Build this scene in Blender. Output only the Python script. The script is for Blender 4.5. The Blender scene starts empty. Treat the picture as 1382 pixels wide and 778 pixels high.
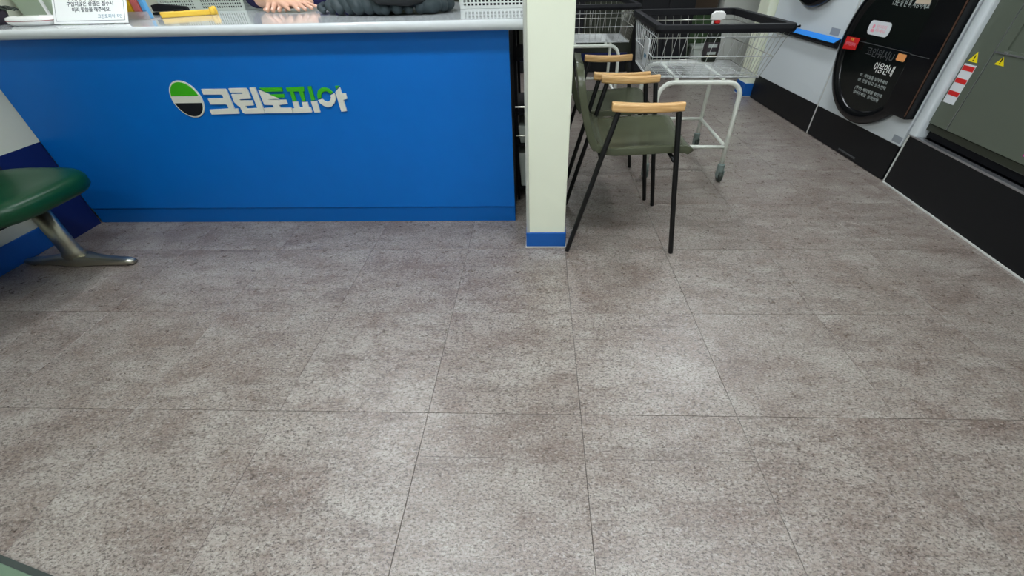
import bpy, bmesh, math, random
from mathutils import Vector, Matrix, Euler, noise
R = math.radians
PI = math.pi
random.seed(7)
sc = bpy.context.scene
C = sc.collection

# ------------------------------------------------------------------ camera
cam_d = bpy.data.cameras.new('camera')
cam = bpy.data.objects.new('camera', cam_d); C.objects.link(cam)
cam_d.sensor_width = 36.0
cam_d.lens = 14.239
cam_d.shift_x = -0.01114
cam_d.clip_start = 0.02
_rt, _dn, _fw = Vector((0.99941, 0.02789, -0.02007)), Vector((0.00177, -0.62505, -0.78058)), Vector((-0.03432, 0.78009, -0.62473))
_m = Matrix((_rt, -_dn, -_fw)).transposed().to_4x4()
_m.translation = (0, 0, 1.05)
cam.matrix_world = _m
sc.camera = cam

# ------------------------------------------------------------------ world, exposure
w = bpy.data.worlds.new('room_air'); sc.world = w; w.use_nodes = True
w.node_tree.nodes['Background'].inputs[0].default_value = (0.75, 0.82, 0.88, 1)
w.node_tree.nodes['Background'].inputs[1].default_value = 0.25
sc.view_settings.view_transform = 'Standard'
sc.view_settings.look = 'None'
sc.view_settings.gamma = 1.0
sc.view_settings.use_curve_mapping = False
sc.view_settings.exposure = 0.62
LAMP = 16.8       # emission of the ceiling light diffusers

# ------------------------------------------------------------------ materials
def lin(c):
    c = c / 255.0
    return c / 12.92 if c <= 0.04045 else ((c + 0.055) / 1.055) ** 2.4
def rgb(*c): return tuple(lin(v) for v in c) + (1,)
MATS = {}
def mat(name, col, rough=0.5, metal=0.0, spec=0.5, bump=0.0, bscale=200.0, vary=0.0, vscale=6.0, trans=0.0, alpha=1.0, emit=0.0, coat=0.0, ior=1.45):
    m = bpy.data.materials.new(name); m.use_nodes = True
    nt = m.node_tree; b = nt.nodes['Principled BSDF']
    c = rgb(*col)
    b.inputs['Base Color'].default_value = c
    b.inputs['Roughness'].default_value = rough
    b.inputs['Metallic'].default_value = metal
    b.inputs['Specular IOR Level'].default_value = spec
    b.inputs['IOR'].default_value = ior
    b.inputs['Coat Weight'].default_value = coat
    b.inputs['Transmission Weight'].default_value = trans
    b.inputs['Alpha'].default_value = alpha
    if emit:
        b.inputs['Emission Color'].default_value = c; b.inputs['Emission Strength'].default_value = emit
    tc = nt.nodes.new('ShaderNodeTexCoord')
    if vary:
        n = nt.nodes.new('ShaderNodeTexNoise'); n.inputs['Scale'].default_value = vscale; n.inputs['Detail'].default_value = 5
        nt.links.new(tc.outputs['Object'], n.inputs['Vector'])
        mx = nt.nodes.new('ShaderNodeMix'); mx.data_type = 'RGBA'
        mx.inputs['A'].default_value = tuple(v * (1 - vary) for v in c[:3]) + (1,)
        mx.inputs['B'].default_value = tuple(min(1, v * (1 + vary)) for v in c[:3]) + (1,)
        nt.links.new(n.outputs['Fac'], mx.inputs['Factor']); nt.links.new(mx.outputs['Result'], b.inputs['Base Color'])
    if bump:
        n2 = nt.nodes.new('ShaderNodeTexNoise'); n2.inputs['Scale'].default_value = bscale; n2.inputs['Detail'].default_value = 4
        nt.links.new(tc.outputs['Object'], n2.inputs['Vector'])
        bp = nt.nodes.new('ShaderNodeBump'); bp.inputs['Strength'].default_value = bump; bp.inputs['Distance'].default_value = 0.002
        nt.links.new(n2.outputs['Fac'], bp.inputs['Height']); nt.links.new(bp.outputs['Normal'], b.inputs['Normal'])
    MATS[name] = m
    return m
M = MATS
mat('blue_laminate', (0, 108, 198), 0.42, spec=0.35, vary=0.06, vscale=9, bump=0.05, bscale=300)
mat('blue_plinth', (0, 97, 180), 0.4, spec=0.35)
mat('navy_panel', (12, 30, 88), 0.45)
mat('worktop_stone', (205, 210, 212), 0.12, spec=0.5, vary=0.03, vscale=40, coat=0.3)
mat('cream_paint', (238, 243, 222), 0.5, spec=0.3, vary=0.02, vscale=3, bump=0.05, bscale=150)
mat('cream_wall', (206, 208, 190), 0.6, spec=0.3, vary=0.03, vscale=4, bump=0.08, bscale=120)
mat('skirt_blue', (22, 92, 174), 0.45, spec=0.4, vary=0.05, vscale=20)
mat('guard_clear', (206, 208, 202), 0.2, spec=0.5, alpha=0.4)
mat('white_panel', (212, 220, 224), 0.38, spec=0.4, vary=0.015, vscale=3)
mat('white_wall', (205, 208, 202), 0.6, spec=0.3, vary=0.02, vscale=3)
mat('ceiling_white', (225, 226, 222), 0.8)
mat('black_kick', (17, 19, 22), 0.42, spec=0.35, vary=0.15, vscale=14, bump=0.05)
mat('black_gloss', (12, 13, 16), 0.16, spec=0.5)
mat('black_matte', (14, 15, 20), 0.6, spec=0.25)
mat('door_glass', (17, 21, 20), 0.1, spec=0.5)
mat('olive_steel', (102, 110, 98), 0.3, metal=0.25, spec=0.4, vary=0.07, vscale=5, bump=0.03)
mat('olive_dark', (52, 56, 46), 0.4, metal=0.2, vary=0.05)
mat('silver', (190, 192, 196), 0.28, metal=0.9)
mat('chrome', (196, 196, 184), 0.2, metal=1.0)
mat('steel_leg', (190, 188, 172), 0.34, metal=1.0, vary=0.06, vscale=30)
mat('white_tube', (232, 236, 226), 0.3, spec=0.45)
mat('wire_white', (222, 226, 226), 0.3, spec=0.5)
mat('wire_chrome', (190, 190, 182), 0.3, metal=0.8)
mat('rim_black', (20, 21, 26), 0.55, spec=0.3, bump=0.1, bscale=90)
mat('caster_grey', (128, 142, 138), 0.35, metal=0.3)
mat('rubber', (52, 58, 52), 0.6)
mat('olive_leather', (76, 80, 62), 0.24, spec=0.4, vary=0.06, vscale=12, bump=0.12, bscale=260)
mat('green_leather', (6, 58, 34), 0.34, spec=0.35, vary=0.12, vscale=9, bump=0.15, bscale=220)
mat('leg_black', (16, 17, 18), 0.4, spec=0.4)
mat('white_print', (232, 232, 228), 0.5)
mat('letter_white', (226, 226, 214), 0.35)
mat('letter_green', (62, 178, 28), 0.35)
mat('plaque_dark', (16, 18, 28), 0.4)
mat('paper', (244, 246, 246), 0.55)
mat('ink', (70, 78, 86), 0.7)
mat('ink_blue', (90, 132, 160), 0.7)
mat('lamp_white', (242, 242, 240), 0.3)
mat('red_line', (150, 40, 50), 0.5)
mat('red_sticker', (206, 34, 34), 0.4)
mat('pink_text', (236, 150, 170), 0.5)
mat('yellow_text', (240, 210, 80), 0.5)
mat('orange_label', (236, 160, 96), 0.45)
mat('grey_print', (70, 72, 74), 0.5)
mat('pale_print', (168, 176, 172), 0.5)
mat('sticker_white', (216, 220, 224), 0.4)
mat('sticker_grey', (152, 160, 170), 0.5)
mat('beige_sticker', (196, 180, 160), 0.5)
mat('warn_yellow', (240, 220, 20), 0.4)
mat('pink_sticker', (222, 70, 170), 0.45)
mat('blue_strip', (40, 140, 236), 0.35)
mat('brown_reflection', (78, 50, 36), 0.4)
mat('jacket_grey', (52, 62, 66), 0.55, spec=0.25, vary=0.12, vscale=20, bump=0.15, bscale=120)
mat('lining_black', (20, 22, 26), 0.6)
mat('navy_cloth', (38, 36, 74), 0.8, spec=0.15, vary=0.1, vscale=30, bump=0.2, bscale=300)
mat('trouser_black', (26, 27, 32), 0.8)
mat('skin', (216, 170, 146), 0.5, spec=0.35, vary=0.07, vscale=30)
mat('nail', (240, 200, 184), 0.3)
mat('hair_dark', (26, 20, 18), 0.5, bump=0.3, bscale=150)
mat('eye_white', (236, 234, 228), 0.2)
mat('eye_dark', (24, 18, 14), 0.2)
mat('lip', (176, 98, 88), 0.5)
mat('basket_white', (222, 226, 222), 0.4)
mat('basket_grey', (186, 194, 186), 0.45)
mat('folder_yellow', (240, 200, 40), 0.4)
mat('folder_pink', (232, 120, 116), 0.45)
mat('folder_blue', (96, 164, 214), 0.4)
mat('clear_tray', (214, 206, 206), 0.25, alpha=0.45)
mat('knife_yellow', (240, 196, 70), 0.4)
mat('bin_green', (168, 182, 160), 0.5)
mat('plant_dark', (26, 40, 32), 0.55)
mat('pot_dark', (44, 36, 48), 0.5)
mat('bottle_dark', (28, 34, 26), 0.2, spec=0.5)
mat('bottle_label', (54, 48, 52), 0.4)
mat('mat_green', (104, 126, 104), 0.85, bump=0.4, bscale=400)
mat('mat_edge', (58, 66, 62), 0.7)
mat('curtain_black', (13, 14, 20), 0.7)
mat('green_panel', (58, 84, 50), 0.45)
mat('brown_box', (70, 56, 44), 0.7)
mat('grout', (58, 52, 49), 0.9)
mat('joint_white', (206, 208, 204), 0.5)
mat('screw', (150, 152, 150), 0.3, metal=0.9)

def wood_mat():
    m = bpy.data.materials.new('arm_wood'); m.use_nodes = True
    nt = m.node_tree; b = nt.nodes['Principled BSDF']
    tc = nt.nodes.new('ShaderNodeTexCoord'); mp = nt.nodes.new('ShaderNodeMapping'); mp.inputs['Scale'].default_value = (6, 60, 60)
    n = nt.nodes.new('ShaderNodeTexNoise'); n.inputs['Scale'].default_value = 2; n.inputs['Detail'].default_value = 6
    r = nt.nodes.new('ShaderNodeValToRGB'); r.color_ramp.elements[0].color = rgb(196, 148, 88); r.color_ramp.elements[1].color = rgb(232, 192, 134)
    r.color_ramp.elements[0].position = 0.3; r.color_ramp.elements[1].position = 0.7
    nt.links.new(tc.outputs['Object'], mp.inputs[0]); nt.links.new(mp.outputs[0], n.inputs['Vector'])
    nt.links.new(n.outputs['Fac'], r.inputs[0]); nt.links.new(r.outputs[0], b.inputs['Base Color'])
    b.inputs['Roughness'].default_value = 0.4
    MATS['arm_wood'] = m
wood_mat()

def tile_mat():
    """Worn grey-brown stone-look vinyl: pale ground, brown clouds, fine dark flecks and a printed streak across; each tile shifted by its own random number."""
    m = bpy.data.materials.new('vinyl_tile'); m.use_nodes = True
    nt = m.node_tree; b = nt.nodes['Principled BSDF']; N = nt.nodes.new; L = nt.links.new
    tc = N('ShaderNodeTexCoord'); oi = N('ShaderNodeObjectInfo')
    mul = N('ShaderNodeMath'); mul.operation = 'MULTIPLY'; mul.inputs[1].default_value = 97.0; L(oi.outputs['Random'], mul.inputs[0])
    add = N('ShaderNodeVectorMath'); add.operation = 'ADD'; L(tc.outputs['Object'], add.inputs[0]); L(mul.outputs[0], add.inputs[1])
    def noise_tex(scale, detail, sx, sy, rough=0.6):
        mp = N('ShaderNodeMapping'); mp.inputs['Scale'].default_value = (sx, sy, 1); L(add.outputs[0], mp.inputs[0])
        n = N('ShaderNodeTexNoise'); n.inputs['Scale'].default_value = scale; n.inputs['Detail'].default_value = detail; n.inputs['Roughness'].default_value = rough
        L(mp.outputs[0], n.inputs['Vector']); return n.outputs['Fac']
    def ramp(f, p0, p1, c0=(0, 0, 0, 1), c1=(1, 1, 1, 1)):
        r = N('ShaderNodeValToRGB'); r.color_ramp.elements[0].position = p0; r.color_ramp.elements[1].position = p1
        r.color_ramp.elements[0].color = c0; r.color_ramp.elements[1].color = c1; L(f, r.inputs[0]); return r.outputs[0]
    def mix(f, a, c, kind='MIX'):
        x = N('ShaderNodeMix'); x.data_type = 'RGBA'; x.blend_type = kind
        if isinstance(f, float): x.inputs['Factor'].default_value = f
        else: L(f, x.inputs['Factor'])
        for s, v in (('A', a), ('B', c)):
            if isinstance(v, tuple): x.inputs[s].default_value = v
            else: L(v, x.inputs[s])
        return x.outputs['Result']
    cloud = ramp(noise_tex(5, 10, 1, 1.7, 0.72), 0.36, 0.66)
    base = mix(cloud, rgb(130, 115, 106), rgb(168, 161, 153))
    streak = ramp(noise_tex(8, 10, 0.5, 2.6, 0.8), 0.50, 0.70)
    sm = N('ShaderNodeMath'); sm.operation = 'MULTIPLY'; sm.inputs[1].default_value = 0.8; L(streak, sm.inputs[0])
    base = mix(sm.outputs[0], base, rgb(92, 75, 68))
    cross = ramp(noise_tex(9, 9, 2.8, 0.6, 0.8), 0.56, 0.74)
    cm = N('ShaderNodeMath'); cm.operation = 'MULTIPLY'; cm.inputs[1].default_value = 0.5; L(cross, cm.inputs[0])
    base = mix(cm.outputs[0], base, rgb(92, 75, 68))
    pale = ramp(noise_tex(120, 6, 0.85, 1.2, 0.7), 0.50, 0.68)
    pm = N('ShaderNodeMath'); pm.operation = 'MULTIPLY'; pm.inputs[1].default_value = 0.55; L(pale, pm.inputs[0])
    base = mix(pm.outputs[0], base, rgb(200, 194, 188))
    grain = ramp(noise_tex(165, 6, 0.75, 1.25, 0.8), 0.40, 0.515)
    base = mix(grain, mix(0.9, base, rgb(66, 57, 53)), base)
    # printed line across the tile about two thirds up, broken by noise
    sep = N('ShaderNodeSeparateXYZ'); L(tc.outputs['Object'], sep.inputs[0])
    sub = N('ShaderNodeMath'); sub.operation = 'SUBTRACT'; sub.inputs[1].default_value = 0.085; L(sep.outputs['Y'], sub.inputs[0])
    ab = N('ShaderNodeMath'); ab.operation = 'ABSOLUTE'; L(sub.outputs[0], ab.inputs[0])
    lt = N('ShaderNodeMath'); lt.operation = 'LESS_THAN'; lt.inputs[1].default_value = 0.0012; L(ab.outputs[0], lt.inputs[0])
    brk = ramp(noise_tex(9, 2, 1, 0.2), 0.50, 0.60)
    ml = N('ShaderNodeMath'); ml.operation = 'MULTIPLY'; L(lt.outputs[0], ml.inputs[0]); L(brk, ml.inputs[1])
    m2 = N('ShaderNodeMath'); m2.operation = 'MULTIPLY'; m2.inputs[1].default_value = 0.6; L(ml.outputs[0], m2.inputs[0])
    base = mix(m2.outputs[0], base, rgb(70, 62, 58))
    L(base, b.inputs['Base Color'])
    rr = N('ShaderNodeMapRange'); rr.inputs['To Min'].default_value = 0.24; rr.inputs['To Max'].default_value = 0.33; L(noise_tex(30, 5, 1, 1), rr.inputs['Value'])
    L(rr.outputs[0], b.inputs['Roughness'])
    b.inputs['Specular IOR Level'].default_value = 0.6
    bp = N('ShaderNodeBump'); bp.inputs['Strength'].default_value = 0.5; bp.inputs['Distance'].default_value = 0.0012
    L(noise_tex(190, 5, 0.8, 1.2, 0.7), bp.inputs['Height']); L(bp.outputs['Normal'], b.inputs['Normal'])
    MATS['vinyl_tile'] = m
tile_mat()

# ------------------------------------------------------------------ mesh helpers
class MB:
    def __init__(s): s.v = []; s.f = []
    def add(s, v, f):
        o = len(s.v); s.v += [tuple(p) for p in v]; s.f += [tuple(i + o for i in q) for q in f]; return s
    def box(s, x0, y0, z0, x1, y1, z1):
        x0, x1 = min(x0, x1), max(x0, x1); y0, y1 = min(y0, y1), max(y0, y1); z0, z1 = min(z0, z1), max(z0, z1)
        return s.add([(x0, y0, z0), (x1, y0, z0), (x1, y1, z0), (x0, y1, z0), (x0, y0, z1), (x1, y0, z1), (x1, y1, z1), (x0, y1, z1)],
                     [(0, 3, 2, 1), (4, 5, 6, 7), (0, 1, 5, 4), (1, 2, 6, 5), (2, 3, 7, 6), (3, 0, 4, 7)])
    def rings(s, rings, cap=True, closed=False):
        n = len(rings[0]); v = [p for r in rings for p in r]; f = []
        m = len(rings)
        for i in range(m if closed else m - 1):
            a, b = i * n, ((i + 1) % m) * n
            for k in range(n): f.append((a + k, a + (k + 1) % n, b + (k + 1) % n, b + k))
        if cap and not closed: f.append(tuple(range(n))[::-1]); f.append(tuple(range((m - 1) * n, m * n)))
        return s.add(v, f)
    def tube(s, pts, r, n=8, closed=False):
        pts = [Vector(p) for p in pts]; m = len(pts)
        rr = r if isinstance(r, (list, tuple)) else [r] * m
        tg = []
        for i in range(m):
            a = pts[(i - 1) % m] if (closed or i > 0) else pts[i]; b = pts[(i + 1) % m] if (closed or i < m - 1) else pts[i]
            tg.append((b - a).normalized())
        u = tg[0].orthogonal().normalized(); rings = []
        for i in range(m):
            u = (u - tg[i] * u.dot(tg[i])).normalized(); w_ = tg[i].cross(u)
            rings.append([pts[i] + (u * math.cos(2 * PI * k / n) + w_ * math.sin(2 * PI * k / n)) * rr[i] for k in range(n)])
        return s.rings(rings, closed=closed)
    def capsule(s, a, b, r0, r1, n=10):
        a, b = Vector(a), Vector(b); d = b - a; L = d.length; d.normalize(); pts = []; rs = []
        for k in range(5):
            t = PI / 2 * (k / 4); pts.append(a - d * r0 * math.cos(t)); rs.append(max(1e-4, r0 * math.sin(t)))
        for k in range(5):
            t = PI / 2 * (k / 4); pts.append(b + d * r1 * math.sin(t)); rs.append(max(1e-4, r1 * math.cos(t)))
        return s.tube(pts, rs, n)
    def chain(s, pts, rs, n=10):
        for i in range(len(pts) - 1): s.capsule(pts[i], pts[i + 1], rs[i], rs[i + 1], n)
        return s
    def ellip(s, c, r, n=16, m=10):
        rings = []
        for i in range(1, m):
            t = PI * i / m
            rings.append([(c[0] + r[0] * math.sin(t) * math.cos(2 * PI * k / n), c[1] + r[1] * math.sin(t) * math.sin(2 * PI * k / n), c[2] - r[2] * math.cos(t)) for k in range(n)])
        return s.rings(rings)
    def lathe(s, prof, c, n=20, fn=None):
        fn = fn or (lambda x, y, z: (c[0] + x, c[1] + y, c[2] + z))
        return s.rings([[fn(r * math.cos(2 * PI * k / n), r * math.sin(2 * PI * k / n), z) for k in range(n)] for r, z in prof])
    def prism(s, poly, fn, d0, d1):
        n = len(poly)
        ar = sum(poly[i][0] * poly[(i + 1) % n][1] - poly[(i + 1) % n][0] * poly[i][1] for i in range(n))
        if ar < 0: poly = poly[::-1]
        v = [fn(x, y, d0) for x, y in poly] + [fn(x, y, d1) for x, y in poly]
        f = [tuple(range(n))[::-1], tuple(range(n, 2 * n))] + [(i, (i + 1) % n, n + (i + 1) % n, n + i) for i in range(n)]
        return s.add(v, f)
    def grid(s, fn, nu, nv):
        v = [fn(i / nu, j / nv) for j in range(nv + 1) for i in range(nu + 1)]
        f = [(j * (nu + 1) + i, j * (nu + 1) + i + 1, (j + 1) * (nu + 1) + i + 1, (j + 1) * (nu + 1) + i) for j in range(nv) for i in range(nu)]
        return s.add(v, f)
    def xf(s, mtx):
        s.v = [tuple(mtx @ Vector(p)) for p in s.v]; return s

OFF = {}
def to_mesh(name, mb, m, off=(0, 0, 0), smooth=False):
    me = bpy.data.meshes.new(name)
    me.from_pydata([(p[0] - off[0], p[1] - off[1], p[2] - off[2]) for p in mb.v], [], mb.f)
    bm = bmesh.new(); bm.from_mesh(me); bmesh.ops.recalc_face_normals(bm, faces=bm.faces); bm.to_mesh(me); bm.free()
    me.materials.append(M[m] if isinstance(m, str) else m)
    if smooth:
        for p in me.polygons: p.use_smooth = True
    return me
def mods(o, bevel=0, seg=2, solid=0, sub=0, angle=35, remesh=0, smoothmod=0):
    if remesh:
        x = o.modifiers.new('remesh', 'REMESH'); x.mode = 'VOXEL'; x.voxel_size = remesh; x.use_smooth_shade = True
    if smoothmod:
        x = o.modifiers.new('smooth', 'SMOOTH'); x.factor = 0.5; x.iterations = smoothmod
    if solid:
        x = o.modifiers.new('solid', 'SOLIDIFY'); x.thickness = solid; x.offset = 0
    if bevel:
        x = o.modifiers.new('bevel', 'BEVEL'); x.width = bevel; x.segments = seg; x.limit_method = 'ANGLE'; x.angle_limit = R(angle)
    if sub:
        x = o.modifiers.new('sub', 'SUBSURF'); x.levels = sub; x.render_levels = sub
def thing(name, label, cat, loc=(0, 0, 0), rotz=0, group=None, local=False):
    o = bpy.data.objects.new(name, None); C.objects.link(o); o.empty_display_size = 0.05
    o.location = loc; o.rotation_euler = (0, 0, rotz); o['label'] = label; o['category'] = cat
    if group: o['group'] = group
    OFF[o.name] = (0, 0, 0) if local else tuple(loc)
    return o
def part(name, mb, m, parent, smooth=False, label=None, kind=None, **kw):
    off = OFF[parent.name]
    o = bpy.data.objects.new(name, to_mesh(name, mb, m, off, smooth)); C.objects.link(o); o.parent = parent
    OFF[o.name] = off
    if label: o['label'] = label
    if kind: o['kind'] = kind
    mods(o, **kw); return o
def solo(name, mb, m, label, cat, loc=(0, 0, 0), group=None, smooth=False, **kw):
    o = bpy.data.objects.new(name, to_mesh(name, mb, m, loc, smooth)); C.objects.link(o); o.location = loc
    o['label'] = label; o['category'] = cat
    if group: o['group'] = group
    OFF[o.name] = tuple(loc); mods(o, **kw); return o
def struct(name, mb, m, loc=(0, 0, 0), label=None, smooth=False, **kw):
    o = bpy.data.objects.new(name, to_mesh(name, mb, m, loc, smooth)); C.objects.link(o); o.location = loc; o['kind'] = 'structure'
    if label: o['label'] = label
    OFF[o.name] = tuple(loc); mods(o, **kw); return o
def copy_tree(o, parent=None):
    c = o.copy(); C.objects.link(c)
    if parent: c.parent = parent
    OFF[c.name] = OFF.get(o.name, (0, 0, 0))
    for ch in list(o.children): copy_tree(ch, c)
    return c
def text_part(name, txt, size, mtx, m, parent, depth=0.0004, align='LEFT', bold=0.0, width=None):
    """Flat lettering as a mesh; mtx takes text space (x right, y up, z out) to the thing's frame."""
    cu = bpy.data.curves.new(name, 'FONT'); cu.body = txt; cu.size = size; cu.extrude = depth; cu.align_x = align; cu.offset = bold
    cu.resolution_u = 2
    tmp = bpy.data.objects.new(name + '_tmp', cu); C.objects.link(tmp)
    dg = bpy.context.evaluated_depsgraph_get(); dg.update()
    me = bpy.data.meshes.new_from_object(tmp.evaluated_get(dg))
    bpy.data.objects.remove(tmp); bpy.data.curves.remove(cu)
    if width and me.vertices:
        xs = [v.co.x for v in me.vertices]; k = width / max(1e-6, max(xs) - min(xs))
        for v in me.vertices: v.co.x *= k
    off = Vector(OFF[parent.name])
    me.transform(mtx); me.transform(Matrix.Translation(-off))
    me.materials.clear(); me.materials.append(M[m]); me.name = name
    o = bpy.data.objects.new(name, me); C.objects.link(o); o.parent = parent; OFF[o.name] = tuple(off)
    return o
def basis(o, x, y):
    x, y = Vector(x).normalized(), Vector(y).normalized(); z = x.cross(y)
    m = Matrix((x, y, z)).transposed().to_4x4(); m.translation = o; return m
def arc(cx, cy, r, a0, a1, n): return [(cx + r * math.cos(R(a0 + (a1 - a0) * i / n)), cy + r * math.sin(R(a0 + (a1 - a0) * i / n))) for i in range(n + 1)]
def rrect(x0, y0, x1, y1, r, n=5):
    return arc(x1 - r, y0 + r, r, -90, 0, n) + arc(x1 - r, y1 - r, r, 0, 90, n) + arc(x0 + r, y1 - r, r, 90, 180, n) + arc(x0 + r, y0 + r, r, 180, 270, n)
XY = lambda x, y, d: (x, y, d)
XZ = lambda x, z, d: (x, d, z)
YZ = lambda y, z, d: (d, y, z)
LETTERS = [  # raised acrylic wordmark on the counter front: colour, outline in metres (x along the front, z up)
    ('크', 'w', [(-1.4536, 0.6560), (-1.3474, 0.6556), (-1.3440, 0.6481), (-1.3448, 0.5743), (-1.3303, 0.5741), (-1.3322, 0.5535), (-1.4593, 0.5512), (-1.4598, 0.5717), (-1.3699, 0.5755), (-1.3697, 0.5907), (-1.3747, 0.5930), (-1.4432, 0.5935), (-1.4440, 0.6171), (-1.3724, 0.6172), (-1.3712, 0.6291), (-1.3766, 0.6329), (-1.4544, 0.6340)]),
    ('린', 'w', [(-1.3318, 0.6575), (-1.2554, 0.6575), (-1.2505, 0.6500), (-1.2519, 0.6145), (-1.3047, 0.6130), (-1.3038, 0.6082), (-1.2503, 0.6075), (-1.2513, 0.5874), (-1.2896, 0.5857), (-1.2879, 0.5736), (-1.2396, 0.5757), (-1.2383, 0.6588), (-1.2134, 0.6591), (-1.2140, 0.5532), (-1.3061, 0.5525), (-1.3144, 0.5585), (-1.3155, 0.5822), (-1.3231, 0.5868), (-1.3326, 0.6024), (-1.3306, 0.6340), (-1.2803, 0.6344), (-1.2778, 0.6397), (-1.3313, 0.6409)]),
    ('토', 'g', [(-1.1973, 0.6573), (-1.0977, 0.6576), (-1.0988, 0.6420), (-1.1761, 0.6409)]),
    ('토', 'g', [(-1.1627, 0.6306), (-1.0984, 0.6313), (-1.0997, 0.6179), (-1.1324, 0.6177)]),
    ('토', 'w', [(-1.2034, 0.6504), (-1.1782, 0.6388), (-1.1263, 0.6122), (-1.1742, 0.6119), (-1.1742, 0.6089), (-1.0982, 0.6079), (-1.0983, 0.5905), (-1.1362, 0.5877), (-1.1358, 0.5750), (-1.0859, 0.5748), (-1.0870, 0.5530), (-1.2126, 0.5539), (-1.2103, 0.5753), (-1.1637, 0.5765), (-1.1647, 0.5870), (-1.2026, 0.5886)]),
    ('피', 'g', [(-1.0789, 0.6565), (-1.0018, 0.6592), (-1.0030, 0.6413), (-1.0098, 0.6408), (-1.0133, 0.6020), (-1.0281, 0.6006), (-1.0282, 0.6406), (-1.0523, 0.6405), (-1.0534, 0.6031), (-1.0701, 0.6034), (-1.0680, 0.6411), (-1.0791, 0.6413)]),
    ('피', 'g', [(-0.9840, 0.6600), (-0.9686, 0.6609), (-0.9696, 0.6064), (-0.9859, 0.6033)]),
    ('피', 'w', [(-1.0723, 0.6005), (-1.0486, 0.6002), (-1.0494, 0.5755), (-1.0325, 0.5757), (-1.0315, 0.5978), (-1.0063, 0.5981), (-1.0072, 0.5756), (-1.0001, 0.5755), (-1.0005, 0.5551), (-1.0840, 0.5525), (-1.0831, 0.5714), (-1.0731, 0.5735)]),
    ('피', 'w', [(-0.9896, 0.5995), (-0.9633, 0.6020), (-0.9639, 0.5546), (-0.9895, 0.5540)]),
    ('아', 'g', [(-0.9551, 0.6088), (-0.9537, 0.6260), (-0.9427, 0.6447), (-0.9260, 0.6537), (-0.9094, 0.6555), (-0.8933, 0.6491), (-0.8809, 0.6345), (-0.8934, 0.6277), (-0.9015, 0.6379), (-0.9147, 0.6397), (-0.9280, 0.6341), (-0.9366, 0.6237), (-0.9386, 0.6128)]),
    ('아', 'w', [(-0.9568, 0.6050), (-0.9363, 0.6094), (-0.9297, 0.6014), (-0.9172, 0.5970), (-0.9021, 0.6042), (-0.8946, 0.6168), (-0.8971, 0.6232), (-0.8773, 0.6313), (-0.8731, 0.6229), (-0.8761, 0.6081), (-0.8877, 0.5912), (-0.9046, 0.5785), (-0.9222, 0.5748), (-0.9388, 0.5811), (-0.9515, 0.5920)]),
    ('아', 'g', [(-0.8640, 0.6604), (-0.8441, 0.6607), (-0.8626, 0.6466)]),
    ('아', 'w', [(-0.8446, 0.6556), (-0.8436, 0.6312), (-0.8258, 0.6310), (-0.8268, 0.6085), (-0.8442, 0.6045), (-0.8425, 0.5581), (-0.8682, 0.5562), (-0.8696, 0.6374)]),
]

# ================================================================== THE SETTING
XL, XR, YB, YF, ZC = -2.42, 2.75, 5.55, -1.3, 2.45
floor = struct('floor', MB().box(XL, YF, -0.06, XR, YB, -0.0035), 'grout', label='dark joints under the grey-brown vinyl tiles')
TX, TY, A0, B0 = 0.4575, 0.447, -0.3277, 0.709
tile_cache = {}
def tile_mesh(wd, dp):
    k = (round(wd, 4), round(dp, 4))
    if k not in tile_cache:
        g, c = 0.0006, 0.0007; x, y = wd / 2 - g, dp / 2 - g
        mb = MB().rings([[(-x, -y, -0.003), (x, -y, -0.003), (x, y, -0.003), (-x, y, -0.003)],
                         [(-x, -y, -c * 0.6), (x, -y, -c * 0.6), (x, y, -c * 0.6), (-x, y, -c * 0.6)],
                         [(-x + c, -y + c, 0), (x - c, -y + c, 0), (x - c, y - c, 0), (-x + c, y - c, 0)]])
        tile_cache[k] = to_mesh('floor_tile', mb, 'vinyl_tile')
    return tile_cache[k]
for i in range(-6, 8):
    for j in range(-6, 13):
        x0, x1 = max(XL, A0 + i * TX), min(XR, A0 + (i + 1) * TX); y0, y1 = max(YF, B0 + j * TY), min(YB, B0 + (j + 1) * TY)
        if x1 - x0 < 0.02 or y1 - y0 < 0.02: continue
        o = bpy.data.objects.new('floor_tile', tile_mesh(x1 - x0, y1 - y0)); C.objects.link(o); o.parent = floor
        o.location = ((x0 + x1) / 2, (y0 + y1) / 2, random.uniform(-0.00025, 0.0))
struct('ceiling', MB().box(XL - 0.1, YF - 0.1, ZC, XR + 0.1, YB + 0.1, ZC + 0.08), 'ceiling_white')
struct('wall_left', MB().box(XL - 0.1, YF, -0.06, XL, YB, ZC), 'cream_wall')
struct('wall_right', MB().box(XR, YF, -0.06, XR + 0.1, YB, ZC), 'white_wall')
struct('wall_front', MB().box(XL - 0.1, YF - 0.1, -0.06, XR + 0.1, YF, ZC), 'white_wall')
struct('wall_back', MB().box(XL - 0.1, YB, -0.06, XR + 0.1, YB + 0.1, ZC), 'olive_dark')
struct('baseboard_left', MB().box(XL, YF, 0.0, XL + 0.012, 1.655, 0.102), 'skirt_blue', bevel=0.003)
struct('trim_1', MB().box(XL + 0.05, YB - 0.018, 0.0, 1.06, YB, 0.128), 'black_kick', label='black skirting under the blue band at the back wall', bevel=0.003)
struct('trim_2', MB().box(XL + 0.05, YB - 0.022, 0.13, 1.06, YB, 0.205), 'navy_panel', label='blue band along the back wall', bevel=0.003)
struct('wall_back_pale', MB().box(1.98, YB - 0.25, 0.0, XR, YB, ZC), 'white_wall')

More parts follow.
